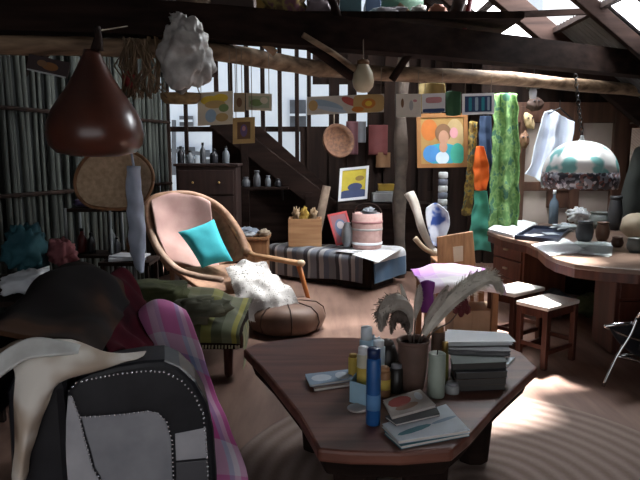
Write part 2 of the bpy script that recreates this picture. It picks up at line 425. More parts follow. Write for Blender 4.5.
# loft deck behind the main beam
struct('trim_70', MB().box((-.05, 5.07, 2.52), (3.1, .95, .05)), DARKWOOD)

# ------------------------------------------------------------------ light
SUN = V((-.5, -1.0, -2.8)).normalized()
sd = bpy.data.lights.new('sun', 'SUN'); so = bpy.data.objects.new('sun', sd); COL.objects.link(so)
so.rotation_euler = SUN.to_track_quat('-Z', 'Y').to_euler(); sd.energy = 48.0; sd.angle = R(6); sd.color = (1, .96, .92)
w = bpy.data.worlds.new('world'); sc.world = w; w.use_nodes = True
bgN = w.node_tree.nodes['Background']; bgN.inputs['Color'].default_value = (.97, .97, 1, 1); bgN.inputs['Strength'].default_value = 1.4
sl = bpy.data.lights.new('skylight', 'AREA'); slo = bpy.data.objects.new('skylight', sl); COL.objects.link(slo)
sl.shape = 'RECTANGLE'; sl.size = 1.3; sl.size_y = 2.0; sl.energy = 420; sl.color = (.92, .96, 1)
slo.location = (2.36, 5.75, roofz(2.36) + .25)
slo.rotation_euler = V((-.45, -.25, -1)).to_track_quat('-Z', 'Y').to_euler()
sc.view_settings.view_transform = 'Standard'; sc.view_settings.look = 'None'; sc.view_settings.gamma = 1.0
sc.view_settings.use_curve_mapping = False; sc.view_settings.exposure = 0.0
try: sc.cycles.use_denoising = True
except Exception: pass
#@@PROPS

# ================================================================== FLOOR RUG
def rug_mat():
    m, nt, b = newmat('braided_jute'); L = nt.links
    tc = nt.nodes.new('ShaderNodeTexCoord'); wv = nt.nodes.new('ShaderNodeTexWave'); wv.wave_type = 'RINGS'; wv.rings_direction = 'Z'
    wv.inputs['Scale'].default_value = 3.4; wv.inputs['Distortion'].default_value = .6; wv.inputs['Detail'].default_value = 2; wv.inputs['Detail Scale'].default_value = 3
    nz = nt.nodes.new('ShaderNodeTexNoise'); nz.inputs['Scale'].default_value = 70
    cr = nt.nodes.new('ShaderNodeValToRGB'); cr.color_ramp.elements[0].color = (.19, .125, .10, 1); cr.color_ramp.elements[1].color = (.36, .27, .23, 1)
    mx = nt.nodes.new('ShaderNodeMix'); mx.data_type = 'FLOAT'; mx.inputs[0].default_value = .35
    L.new(tc.outputs['Object'], wv.inputs['Vector']); L.new(tc.outputs['Object'], nz.inputs['Vector'])
    L.new(wv.outputs['Fac'], mx.inputs[2]); L.new(nz.outputs['Fac'], mx.inputs[3]); L.new(mx.outputs[0], cr.inputs['Fac'])
    L.new(cr.outputs['Color'], b.inputs['Base Color']); b.inputs['Roughness'].default_value = .9
    bp = nt.nodes.new('ShaderNodeBump'); bp.inputs['Strength'].default_value = .3; bp.inputs['Distance'].default_value = .015
    L.new(mx.outputs[0], bp.inputs['Height']); L.new(bp.outputs['Normal'], b.inputs['Normal'])
    return m
rc = at(478, 492, Z=0)
single('round_rug', 'round braided jute rug with concentric rings under the slab table', 'rug',
       MB().lathe([(0, .0), (1.16, .0), (1.18, .008), (1.16, .016), (0, .018)], (rc.x, rc.y, .001), 64), rug_mat(), origin=(rc.x, rc.y, 0))

# ================================================================== SLAB COFFEE TABLE
TZ = .5
top_px = [(243, 349), (256, 343), (300, 337), (350, 337), (400, 338), (450, 338), (500, 343), (522, 352), (538, 367), (520, 383), (497, 404), (470, 434), (452, 449), (400, 453), (350, 452), (318, 449), (310, 434), (298, 413), (280, 390), (262, 368)]
tp = [at(x, y, Z=TZ) for x, y in top_px]
tcx, tcy = sum(p.x for p in tp) / len(tp), sum(p.y for p in tp) / len(tp)
ct = thing('coffee_table', 'low dark slab coffee table with an irregular angular outline', 'table', (tcx, tcy, 0))
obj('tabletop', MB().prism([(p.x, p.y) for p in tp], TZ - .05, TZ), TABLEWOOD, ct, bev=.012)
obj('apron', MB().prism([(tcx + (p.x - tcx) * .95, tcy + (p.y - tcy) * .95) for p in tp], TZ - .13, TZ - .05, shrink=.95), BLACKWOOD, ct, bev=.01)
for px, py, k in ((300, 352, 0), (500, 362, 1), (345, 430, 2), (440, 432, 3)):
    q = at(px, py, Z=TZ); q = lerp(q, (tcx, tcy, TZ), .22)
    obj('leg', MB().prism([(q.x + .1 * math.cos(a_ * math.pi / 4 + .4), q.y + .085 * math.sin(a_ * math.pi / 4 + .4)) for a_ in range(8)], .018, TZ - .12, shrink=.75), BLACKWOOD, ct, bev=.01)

# things on the coffee table
def on(px, py, z=TZ): return at(px, py, Z=z)
MAGB = flat('magazine_blue_grey', (.30, .40, .52)); MAGP = flat('magazine_pale', (.62, .68, .74)); MAGR = flat('magazine_red', (.50, .09, .07))
MAGK = flat('magazine_dark', (.03, .035, .045), .35); MAGC = flat('magazine_teal', (.09, .24, .30)); PAGES = flat('pages', (.66, .63, .58))
def booklet(name, label, cat, px4, z, h, cover, group=None, pages=None, patches=()):
    """book or magazine from the four picked corners of its top"""
    P = [at(x, y, Z=z + h) for x, y in px4]
    c = sum(P, V()) / 4
    t = thing(name, label, cat, (c.x, c.y, z), group=group)
    poly = [(p.x, p.y) for p in P]
    obj('pages', MB().prism([(c.x + (x - c.x) * .97, c.y + (y - c.y) * .97) for x, y in poly], z + .0012, z + h - .0015), pages or PAGES, t)
    m_ = MB().prism(poly, z + h - .0015, z + h).prism(poly, z, z + .0012)
    ms = [cover]
    for k, (u, v, ru, rv, mm) in enumerate(patches):
        U, W = P[1] - P[0], P[3] - P[0]
        m_.disc(P[0] + U * u + W * v, ru, rv, U, W, mi=len(ms), seg=10, off=.0006 if U.cross(W).z > 0 else -.0006); ms.append(mm)
    obj('cover', m_, ms, t)
    return t
booklet('booklet', 'brown-edged booklet lying under the pale magazine at the left of the table', 'book', [(310, 379), (352, 374), (356, 383), (314, 389)], TZ + .001, .012, flat('booklet_brown', (.16, .11, .09)))
booklet('magazine', 'pale blue-grey magazine on top of the brown booklet at the left of the table', 'magazine', [(305, 374), (350, 369), (353, 379), (310, 385)], TZ + .0135, .009, MAGB, patches=[(.3, .5, .22, .3, MAGP), (.75, .5, .15, .35, MAGP)])
# front magazines
booklet('magazine', 'dark magazine at the bottom of the front pile of magazines', 'magazine', [(384, 431), (447, 412), (470, 433), (401, 446)], TZ + .001, .012, MAGC)
booklet('magazine', 'large white magazine in the front pile, showing below the dark one', 'magazine', [(382, 424), (446, 404), (470, 430), (398, 441)], TZ + .0135, .012, MAGP, patches=[(.3, .75, .25, .12, MAGC), (.75, .75, .2, .08, MAGB)])
booklet('magazine', 'black glossy magazine in the middle of the front pile', 'magazine', [(385, 416), (434, 402), (440, 414), (396, 424)], TZ + .026, .009, MAGK)
booklet('magazine', 'magazine with red and cream cover on top of the front pile', 'magazine', [(383, 400), (420, 389), (436, 405), (392, 417)], TZ + .0355, .01, flat('magazine_cream', (.62, .55, .50)), patches=[(.35, .35, .3, .28, MAGR), (.45, .7, .3, .16, flat('magazine_tan', (.45, .28, .2))), (.85, .35, .1, .25, WHITE)])
c_ = on(358, 409)
single('coaster', 'round white coaster beside the tall blue tube', 'coaster', MB().lathe([(0, 0), (.042, 0), (.044, .003), (.042, .006), (.036, .0045), (0, .0045)], (c_.x, c_.y, TZ + .001), 24), flat('coaster', (.62, .55, .52)))
# tall blue tube
c_ = on(373, 424)
t = thing('spray_can', 'tall dark blue tube standing in front of the pale carton', 'can', (c_.x, c_.y, TZ + .001))
hb = at(373, 348, Y=c_.y).z
BLUE = flat('deep_blue_plastic', (.02, .10, .30), .3)
obj('body', MB().lathe([(0, 0), (.025, 0), (.027, .006), (.027, hb - TZ - .05), (.024, hb - TZ - .035)], (c_.x, c_.y, TZ + .001), 20), BLUE, t, smooth=True)
obj('cap', MB().lathe([(.0245, hb - TZ - .04), (.0245, hb - TZ - .006), (.02, hb - TZ), (0, hb - TZ)], (c_.x, c_.y, TZ + .001), 20), flat('navy_cap', (.012, .03, .10), .4), t, smooth=True)
obj('label_band', MB().lathe([(.0275, .06), (.0275, .12)], (c_.x, c_.y, TZ + .001), 20), flat('blue_label', (.10, .25, .5)), t, smooth=True)
# pale blue carton
P4 = [on(350, 402), on(366, 407), on(377, 394), on(360, 388)]
hz = at(350, 381, Y=P4[0].y).z
t = thing('carton', 'pale blue open carton holding cream tubs beside the blue tube', 'carton', (P4[0].x, P4[0].y, TZ + .001))
PALEB = flat('pale_blue_card', (.42, .66, .82))
cc = sum(P4, V()) / 4
for i in range(4):
    obj('side_panel', MB().bar((P4[i].x, P4[i].y, TZ + .001 + (hz - TZ) / 2), (P4[(i + 1) % 4].x, P4[(i + 1) % 4].y, TZ + .001 + (hz - TZ) / 2), .004, hz - TZ), PALEB, t)
obj('base', MB().prism([(p.x, p.y) for p in P4], TZ + .001, TZ + .006), PALEB, t)
def tub(name, label, cat, px, pyb, pyt, r, body, capm, z=TZ, capf=.16, labelm=None, taper=1.0):
    c = on(px, pyb, z); h = at(px, pyt, Y=c.y).z - z
    t = thing(name, label, cat, (c.x, c.y, z + .001))
    o = (c.x, c.y, z + .001)
    obj('body', MB().lathe([(0, 0), (r * .94, 0), (r, .006), (r * taper, h * (1 - capf)), (r * .8 * taper, h * (1 - capf) + .004)], o, 22), body, t, smooth=True)
    obj('lid', MB().lathe([(r * .82 * taper, h * (1 - capf)), (r * .82 * taper, h - .004), (r * .74 * taper, h), (0, h)], o, 22), capm, t, smooth=True)
    if labelm: obj('label_band', MB().lathe([(r * 1.012, h * .25), (r * 1.012 , h * .6)], o, 22), labelm, t, smooth=True)
    return t
CREAMP = flat('cream_plastic', (.72, .68, .52), .4); YEL = flat('yellow_label', (.70, .50, .10)); CLEARB = flat('clear_blue_plastic', (.42, .62, .78), .2)
DARKJ = flat('dark_jar', (.025, .022, .02), .3); BRASS = mat('brass', (.45, .3, .1), rough=.35, metal=.8)
tub('tub', 'cream tub with a yellow label standing at the left in the pale carton', 'tub', 363, 396, 347, .027, CREAMP, WHITE, TZ + .006, labelm=YEL)
tub('water_bottle', 'clear pale blue plastic bottle standing behind the cream tub', 'bottle', 366, 386, 327, .03, CLEARB, flat('white_cap', (.7, .78, .85)), capf=.22)
tub('tub', 'pale blue-white tub behind the tall blue tube', 'tub', 378, 384, 340, .03, flat('pale_tub', (.55, .66, .74)), WHITE)
tub('jar', 'small brown wooden jar right of the tall blue tube', 'jar', 384, 396, 367, .026, MIDWOOD, TANWOOD, labelm=YEL)
tub('jar', 'dark glass jar with shiny lid right of the wooden jar', 'jar', 396, 392, 364, .028, DARKJ, flat('steel_lid', (.25, .25, .27), .3))
tub('tin', 'small yellow tin at the left behind the cream tub', 'tin', 353, 378, 354, .022, YEL, flat('tin_lid', (.35, .22, .05)))
# crumpled tissue
c_ = at(374, 345, Y=on(378, 384).y + .06)
single('tissue', 'crumpled pale tissue showing above the pale tub', 'tissue', MB().blob(c_, (.05, .04, .045), .7, 2.5, 4, nu=24, nv=16), flat('tissue_paper', (.70, .78, .86)), smooth=True)
# candle
c_ = on(436, 396)
t = thing('candle', 'thick pale green candle standing on the coffee table by the clay pot', 'candle', (c_.x, c_.y, TZ + .001))
hc = at(436, 353, Y=c_.y).z - TZ
obj('wax', MB().lathe([(0, 0), (.034, 0), (.036, .004), (.036, hc - .004), (.033, hc), (.02, hc - .006), (0, hc - .008)], (c_.x, c_.y, TZ + .001), 24), flat('wax', (.38, .44, .37), .45), t, smooth=True)
obj('wick', MB().tube([(c_.x, c_.y, TZ + hc - .008), (c_.x + .002, c_.y, TZ + hc + .014)], .002, 6), BLACKIRON, t)
c_ = on(412, 386)
t = thing('matchbox', 'small red and white box lying behind the front magazines', 'box', (c_.x, c_.y, TZ + .001))
obj('sleeve', MB().box((c_.x, c_.y, TZ + .016), (.075, .045, .03), .3), MAGR, t, bev=.002)
obj('drawer', MB().box((c_.x + .004, c_.y + .0013, TZ + .016), (.077, .038, .024), .3), WHITE, t)
tub('jar', 'squat black jar in front of the stacked papers', 'jar', 466, 383, 366, .05, DARKJ, DARKJ, capf=.3)
tub('glass_jar', 'low pale glass jar right of the candle', 'jar', 452, 393, 382, .03, flat('grey_glass', (.35, .36, .36), .25), flat('steel_lid', (.25, .25, .27), .3), capf=.35)
tub('bottle', 'slim olive bottle just right of the candle', 'bottle', 444, 384, 342, .017, flat('olive_glass', (.20, .19, .05), .3), BRASS, capf=.3)
tub('wooden_cup', 'brown turned wooden cup behind the candle', 'cup', 437, 378, 326, .03, flat('cup_brown', (.12, .07, .05)), MIDWOOD, capf=.12)
# clay pot with plumes
c_ = on(412, 389)
t = thing('clay_pot', 'brown clay pot full of feather plumes on the coffee table', 'pot', (c_.x, c_.y, TZ + .001))
hp = at(412, 340, Y=c_.y).z - TZ
POT = mat('clay', (.17, .10, .08), (.11, .065, .05), .7, 9)
obj('body', MB().lathe([(0, 0), (.04, 0), (.05, .01), (.062, hp * .5), (.066, hp - .012), (.058, hp - .004), (.05, hp - .02), (.045, hp * .5)], (c_.x, c_.y, TZ + .001), 26), POT, t, smooth=True)
obj('rim', MB().lathe([(.062, hp - .014), (.070, hp - .01), (.071, hp), (.066, hp + .004), (.058, hp), (.056, hp - .014)], (c_.x, c_.y, TZ + .001), 26), POT, t, smooth=True)
potc = V((c_.x, c_.y, TZ + hp))
c2 = on(388, 385); h2 = at(388, 344, Y=c2.y + .05).z - TZ; c2.y += .05
t = thing('gourd_pot', 'round black gourd pot beside the clay pot', 'pot', (c2.x, c2.y, TZ + .001))
obj('body', MB().lathe([(0, 0), (.03, .002), (.052, .03), (.06, .07), (.054, h2 * .6), (.04, h2 * .85), (.032, h2)], (c2.x, c2.y, TZ + .001), 22), flat('black_gourd', (.03, .024, .022), .4), t, smooth=True)
obj('stopper', MB().lathe([(.03, h2), (.028, h2 + .012), (.012, h2 + .022), (0, h2 + .024)], (c2.x, c2.y, TZ + .001), 18), flat('gourd_stopper', (.08, .06, .05)), t, smooth=True)
PLG = mat('plume_grey', (.52, .47, .42), (.28, .24, .20), .9, 14); PLC = mat('plume_pale', (.66, .62, .54), (.46, .42, .36), .9, 14); PLD = mat('plume_dark', (.16, .12, .10), (.08, .06, .05), .9, 14)
def plume(label, pts, wid, m, n=420, start=.35, seed=1, droop=.02, group='plumes in the clay pot'):
    path = smoothpath([potc + V((0, 0, -.12))] + pts, 40)
    t = thing('feather_plume', label, 'plume', path[0], group=group)
    obj('stem', MB().tube(path, [.004 - .003 * k / 40 for k in range(41)], 6), PLD, t)
    rnd = random.Random(seed); mb = MB()
    core = [p for i, p in enumerate(path) if i / 40 >= start]
    nc = len(core)
    mb.tube(core, [.5 * wid * math.sin(math.pi * (.08 + .9 * k / (nc - 1))) for k in range(nc)], 7, jit=.5)
    for k in range(n):
        u = start + (1 - start) * rnd.random(); x = u * 40; i = min(int(x), 39)
        p = lerp(path[i], path[i + 1], x - i); d = (path[i + 1] - path[i]).normalized()
        a = V((rnd.gauss(0, 1), rnd.gauss(0, 1), rnd.gauss(0, 1))); a = (a - d * a.dot(d)).normalized()
        s_ = math.sin(math.pi * min(1, max(.05, (u - start) / (1 - start) * .92 + .06)))
        q = p + (a * .75 + d * .75) * wid * s_ * rnd.uniform(.5, .95) + V((0, 0, -droop * rnd.random()))
        w_ = d.cross(a) * .0055
        mb.add([p - w_, p + w_, q + w_ * .3, q - w_ * .3], [(0, 1, 2, 3)])
    obj('vane', mb, m, t)
Yp = c_.y
def pt(x, y, dy=0): return at(x, y, Y=Yp + dy)
plume('large pale plume arching out to the right from the clay pot', [pt(424, 335, .02), pt(447, 303, .05), pt(470, 284, .06), pt(490, 277, .05), pt(503, 290, .02)], .085, PLC, 1500, .2, 1)
plume('grey plume drooping to the left over the black gourd pot', [pt(410, 332), pt(405, 309, -.02), pt(393, 303, -.05), pt(383, 312, -.08), pt(381, 327, -.1)], .075, PLG, 1100, .2, 2)
plume('short dark plume bent left between the grey one and the pot', [pt(408, 333), pt(404, 320, -.06), pt(396, 316, -.07), pt(391, 330, -.09)], .045, PLD, 450, .25, 3)
plume('thin grey spray standing upright in the middle of the clay pot', [pt(415, 320), pt(418, 300), pt(420, 284)], .035, PLG, 420, .35, 4)
plume('thin spray leaning right below the large pale plume', [pt(424, 325), pt(438, 302), pt(448, 285)], .035, PLG, 420, .35, 5)
plume('thin stalk leaning left of the upright spray', [pt(409, 318), pt(405, 300), pt(401, 284)], .022, PLC, 140, .4, 6)
# dark red flower standing by the plumes
fc = at(461, 307, Y=Yp + .08)
t = thing('dried_flower', 'dark red dried flower leaning right among the plumes', 'flower', potc)
obj('stem', MB().tube(smoothpath([potc + V((.01, .01, -.1)), pt(432, 333, .04), pt(450, 322, .07), fc], 12), .003, 6), PLD, t)
mb = MB()
for k in range(16):
    a_ = k * 2.4; r_ = .012 + .02 * (k / 16)
    o_ = fc + V((math.cos(a_) * r_, math.sin(a_) * r_ * .8, .03 - .05 * k / 16))
    mb.blob(o_, (.018, .012, .026), .3, 2, k, nu=8, nv=6)
obj('petals', mb, flat('dark_red_petals', (.10, .012, .014)), t, smooth=True)
# stacked papers at the right end of the table
zz = TZ + .001
DPAGES = flat('dark_pages', (.06, .055, .05))  # near-black page blocks, much darker than the other pages
stackdef = [('dark bound book at the bottom of the paper stack by the plumes', 'book', [(452, 374), (500, 371), (506, 383), (456, 385)], .03, MAGK),
            ('brown book second from the bottom of the paper stack', 'book', [(450, 369), (500, 366), (507, 378), (455, 380)], .028, flat('book_brown', (.10, .07, .055))),
            ('grey book in the middle of the paper stack', 'book', [(452, 362), (503, 360), (508, 371), (456, 373)], .028, flat('book_grey', (.10, .10, .11))),
            ('dark green book near the top of the paper stack', 'book', [(450, 353), (503, 352), (507, 362), (452, 364)], .028, flat('book_green', (.05, .07, .06)))]
for lb, ct_, px4, h, m_ in stackdef:
    # keep the outlines one above another: corners picked on the table level, lifted
    q4 = [at(x, y, Z=zz + h) for x, y in px4]
    booklet('book', lb, ct_, px4, zz, h, m_, pages=DPAGES); zz += h + .0008
for lb, px4, h in (('loose grey papers below the topmost sheets of the paper stack', [(447, 340), (506, 342), (510, 352), (447, 350)], .02), ('bright white papers topmost on the stack by the plumes', [(448, 329), (505, 332), (514, 341), (445, 342)], .018)):
    P = [at(x, y, Z=zz + h) for x, y in px4]; mb = MB()
    for k in range(5):
        j = V((random.uniform(-.012, .012), random.uniform(-.012, .012), 0))
        mb.prism([(p.x + j.x, p.y + j.y) for p in P], zz + h * k / 5, zz + h * (k + .8) / 5)
    single('paper_stack', lb, 'papers', mb, WHITE if 'bright' in lb else flat('grey_sheets', (.13, .13, .135))); zz += h + .001
P = [at(478, 368, Y=2.93), at(503, 372, Y=2.86), at(515, 358, Y=2.98), at(492, 352, Y=3.05)]
booklet('magazine', 'pale magazine slipped off the right side of the paper stack', 'magazine', [(481, 366), (509, 364), (515, 357), (486, 359)], TZ + .09, .012, MAGP)

# ================================================================== FOREGROUND ARMCHAIR
LEA = mat('black_leather', (.016, .017, .021), (.008, .008, .011), .36, 9, bump=.12, spec=.3)
LEG_ = mat('grey_leather', (.30, .305, .33), (.20, .205, .23), .42, 7, bump=.1, spec=.5)
LEL = mat('light_grey_leather', (.44, .44, .47), (.32, .32, .35), .42, 7, bump=.1, spec=.5)
AR = R(15); O = V((-.375, 2.08, 0))
ac = thing('armchair', 'black and grey studded leather armchair seen from its side', 'armchair', O, AR)
fx, dy = V((math.cos(AR), math.sin(AR), 0)), V((-math.sin(AR), math.cos(AR), 0))
def ap(px, py, d=0.0):   # pixel -> near side face, d = in front of it
    return onplane(px, py, O - dy * d, dy)
# near arm: side outline extruded in depth
out = [(63, 520), (62, 470), (64, 420), (67, 392), (74, 382), (90, 374), (115, 367), (145, 362), (165, 361), (180, 367), (196, 382), (208, 404), (214, 430), (217, 470), (218, 520)]
lo = [ap(x, y) for x, y in out]
b0, b1 = lo[0].copy(), lo[-1].copy(); b0.z = .08; b1.z = .08
loop = [b1] + list(reversed(lo)) + [b0]
obj('armrest', MB().extrude(loop, dy * .2), LEA, ac, bev=.018)
far = [V((p.x, p.y, p.z * .90)) + dy * .85 - fx * .05 for p in loop]
obj('armrest', MB().extrude(far, dy * .2), LEA, ac, bev=.018)
def panel(name, pxs, m_, d=.004):
    obj(name, MB().extrude([ap(x, y, d) for x, y in pxs], dy * .012), m_, ac, bev=.003)
panel('inner_panel', [(81, 417), (100, 416), (125, 414), (148, 411), (158, 413), (166, 422), (171, 440), (174, 520), (105, 520), (101, 478), (95, 468), (91, 452), (86, 436)], LEG_)
panel('side_panel', [(66, 520), (65, 470), (66, 420), (68, 396), (72, 396), (79, 417), (84, 437), (89, 454), (93, 470), (99, 480), (102, 520)], LEL)
panel('patch', [(175, 434), (206, 428), (208, 458), (176, 461)], LEL, .003)
panel('lower_panel', [(176, 463), (208, 460), (209, 520), (177, 520)], flat('mid_grey_leather', (.085, .085, .095), .42), .003)
studs = MB()
def studline(pxs, step=4.2):
    for k in range(len(pxs) - 1):
        (xa, ya), (xb, yb) = pxs[k], pxs[k + 1]
        n_ = max(1, int(math.hypot(xb - xa, yb - ya) / step))
        for i in range(n_):
            p = ap(xa + (xb - xa) * i / n_, ya + (yb - ya) * i / n_, .0155)
            studs.blob(p, (.0042, .0042, .0042), nu=8, nv=6)
studline([(69, 391), (76, 383), (92, 379), (118, 374), (146, 371), (164, 372), (182, 381), (195, 396), (203, 414), (206, 440), (208, 480), (208, 515)])
studline([(81, 417), (100, 416), (125, 414), (148, 411), (158, 413), (167, 422), (172, 440), (175, 515)])
studline([(69, 391), (74, 402), (79, 415), (84, 437), (89, 454), (93, 469), (101, 480), (103, 515)])
obj('studs', studs, mat('nickel', (.75, .75, .78), rough=.25, metal=.9), ac, smooth=True)
def al(x, y, z): return O + fx * x + dy * y + V((0, 0, z))
def abox(x0, x1, y0, y1, z0, z1):
    return MB().extrude([al(x0, y0, z0), al(x1, y0, z0), al(x1, y0, z1), al(x0, y0, z1)], dy * (y1 - y0))
obj('seat', abox(-.52, -.03, .205, .845, .08, .44), LEA, ac, bev=.04)
mb = MB().extrude([al(-.50, -.01, .08), al(-.505, -.01, .72), al(-.53, -.01, .80), al(-.58, -.01, .84), al(-.64, -.01, .82), al(-.69, -.01, .72), al(-.70, -.01, .08)], dy * 1.07)
obj('backrest', mb, LEA, ac, bev=.03)
for x, y in ((-.08, .08), (-.08, .97), (-.64, .08), (-.64, .97)):
    q = al(x, y, 0); obj('foot', MB().lathe([(.025, .002), (.035, .085)], q, 12), DARKWOOD, ac)

# hides and blankets over the armchair
HIDEB = spots('brown_cowhide', (.005, .003, .003), (.014, .007, .005), (.045, .02, .01), 3.0, .9)
HIDET = spots('tan_hide', (.72, .68, .62), (.46, .37, .29), (.20, .14, .10), 3.5, .85, .45)
def P3(x, y, Y): return at(x, y, Y=Y)
# dark cowhide over the back
rows = [[al(-.90, .02, .50), al(-.84, .35, .47), al(-.735, .8, .5), al(-.735, 1.12, .52)],
        [al(-.86, .02, .78), al(-.80, .35, .80), al(-.71, .8, .86), al(-.70, 1.12, .86)],
        [al(-.74, .01, .90), al(-.68, .35, .925), al(-.57, .8, .99), al(-.56, 1.13, .96)],
        [al(-.48, .02, .85), al(-.46, .35, .87), al(-.41, .8, .92), al(-.40, 1.13, .88)],
        [al(-.40, .03, .80), al(-.38, .3, .80), al(-.335, .8, .80), al(-.34, 1.12, .78)]]
single('cowhide', 'dark brown and black cowhide draped over the back of the armchair', 'hide', MB().sheet(rows, 40, 30, .05, 5, 2), HIDEB, solid=.015, smooth=True)
# tan hide with its tail hanging by the near arm
tz = [[P3(-4, 352, 2.0), P3(22, 340, 2.0), P3(60, 338, 1.98), P3(105, 352, 1.96), P3(146, 352, 2.02)],
      [P3(12, 364, 1.9), P3(26, 356, 1.88), P3(52, 357, 1.87), P3(82, 366, 1.88), P3(134, 360, 1.98)],
      [P3(16, 388, 1.86), P3(25, 383, 1.84), P3(40, 383, 1.83), P3(55, 384, 1.85), P3(66, 378, 1.9)],
      [P3(15, 430, 1.86), P3(20, 426, 1.83), P3(28, 424, 1.82), P3(36, 418, 1.84), P3(46, 404, 1.87)],
      [P3(15, 490, 1.88), P3(17, 488, 1.86), P3(19, 486, 1.85), P3(22, 480, 1.86), P3(26, 470, 1.88)]]
single('goat_hide', 'pale tan hide with a pointed tail hanging beside the studded arm', 'hide', MB().sheet(tz, 36, 36, .012, 9, 5), HIDET, solid=.008, smooth=True)
wz = [[P3(-20, 372, 1.82), P3(10, 348, 1.84), P3(38, 337, 1.86), P3(80, 347, 1.90)],
      [P3(-18, 392, 1.80), P3(10, 370, 1.80), P3(34, 357, 1.82), P3(78, 353, 1.86)]]
single('sheepskin', 'narrow white hide edge lying across the tan hide', 'hide', MB().sheet(wz, 20, 8, .01, 9, 7), mat('white_hide', (.66, .68, .66), (.5, .5, .48), .9, 12), solid=.012, smooth=True)
# burgundy blanket on the far corner of the back
rows = [[P3(100, 290, 2.95), P3(118, 268, 3.1), P3(135, 280, 3.15), P3(145, 300, 3.15)],
        [P3(98, 315, 2.6), P3(118, 296, 2.8), P3(136, 302, 2.95), P3(147, 318, 3.0)],
        [P3(102, 335, 2.4), P3(120, 326, 2.55), P3(136, 330, 2.7), P3(148, 340, 2.8)],
        [P3(110, 352, 2.25), P3(124, 350, 2.36), P3(138, 352, 2.5), P3(148, 360, 2.6)]]
single('burgundy_blanket', 'dark burgundy blanket over the far corner of the armchair back', 'blanket', MB().sheet(rows, 24, 24, .05, 6, 9), mat('burgundy_cloth', (.06, .004, .010), (.02, .002, .005), .95, 8, spec=.1), solid=.012, smooth=True)
# pink plaid throw
PLAID = bands('pink_plaid', [(0, (.75, .20, .50)), (.3, (.85, .76, .88)), (.42, (.62, .54, .74)), (.5, (.70, .12, .42)), (.82, (.36, .42, .68)), (.9, (.88, .78, .88))],
              [(0, (.80, .30, .58)), (.36, (.88, .80, .90)), (.48, (.34, .44, .70)), (.56, (.62, .08, .34)), (.86, (.84, .74, .86))], 1.15)
rows = [[P3(132, 322, 3.05), P3(150, 312, 3.12), P3(168, 311, 3.12), P3(184, 318, 3.05)],
        [P3(134, 318, 2.86), P3(152, 304, 2.88), P3(170, 303, 2.88), P3(187, 311, 2.86)],
        [P3(140, 345, 2.76), P3(160, 336, 2.76), P3(180, 338, 2.77), P3(200, 345, 2.77)],
        [P3(150, 372, 2.70), P3(172, 366, 2.69), P3(192, 370, 2.70), P3(211, 380, 2.68)],
        [P3(165, 420, 2.5), P3(188, 412, 2.55), P3(208, 414, 2.55), P3(228, 424, 2.55)],
        [P3(185, 470, 2.4), P3(205, 464, 2.4), P3(225, 464, 2.42), P3(246, 468, 2.42)],
        [P3(195, 510, 2.36), P3(210, 508, 2.36), P3(228, 506, 2.38), P3(250, 505, 2.38)]]
single('plaid_throw', 'pink and white plaid throw over the far arm of the armchair', 'throw', MB().sheet(rows, 26, 36, .035, 6, 3), PLAID, solid=.008, smooth=True)

# ================================================================== DAYBED WITH YELLOW-GREEN THROW
BZ = .31
db = thing('daybed', 'low wooden daybed under the yellow-green throw', 'daybed', (-1.05, 4.75, 0))
bx = [at(238, 336, Z=BZ), at(132, 338, Z=BZ)]
x1, x0_, ya, yb = bx[0].x - .02, -1.5, bx[0].y + .02, 4.62
obj('platform', MB().box(((x0_ + x1) / 2, (ya + yb) / 2, BZ - .06), (x1 - x0_, yb - ya, .08)), DARKWOOD, db, bev=.006)
for x, y in ((x1 - .06, ya + .06), (x1 - .06, yb - .06), (x0_ + .06, ya + .06), (x0_ + .06, yb - .06)):
    obj('leg', MB().lathe([(.02, .001), (.03, .02), (.035, BZ - .1)], (x, y, 0), 10), REDWOOD, db)
OLIVE = bands('olive_stripe', [(0, (.10, .10, .035)), (.18, (.34, .32, .06)), (.30, (.06, .07, .035)), (.42, (.20, .22, .14)), (.55, (.48, .42, .06)), (.63, (.08, .09, .04)), (.8, (.17, .17, .07))], [(0, (.10, .11, .05)), (.5, (.16, .16, .07)), (.75, (.05, .06, .03))], 1.7, mixv=.4)
fz = BZ + .03
rows = [[(x0_ - .02, yb + .03, fz + .02), (x0_ + .35, yb + .02, fz + .06), (x1 - .35, yb, fz + .07), (x1 + .02, yb, fz)],
        [(x0_ - .02, ya + .75, fz + .05), (x0_ + .35, ya + .75, fz + .10), (x1 - .3, ya + .75, fz + .10), (x1 + .03, ya + .7, fz + .03)],
        [(x0_ - .02, ya + .35, fz + .05), (x0_ + .35, ya + .35, fz + .12), (x1 - .25, ya + .35, fz + .13), (x1 + .03, ya + .3, fz + .02)],
        [(x0_ - .02, ya - .02, fz), (x0_ + .35, ya - .03, fz + .05), (x1 - .25, ya - .03, fz + .04), (x1 + .03, ya - .02, fz)],
        [(x0_ - .02, ya - .05, fz - .09), (x0_ + .35, ya - .06, fz - .05), (x1 - .25, ya - .06, fz - .06), (x1 + .035, ya - .05, fz - .08)]]
th = single('daybed_throw', 'yellow-green patterned throw covering the low daybed', 'throw', MB().sheet(rows, 40, 40, .05, 5, 11), OLIVE, solid=.01, smooth=True)
FRINGE = flat('fringe', (.50, .47, .30))
mb = MB()
for k in range(46):
    t = k / 45; p = lerp((x0_, ya - .062, fz - .075), (x1 + .03, ya - .062, fz - .08), t)
    mb.tube([p, p + V((random.uniform(-.004, .004), -.006, -.022))], .006, 6)
obj('fringe', mb, FRINGE, th)
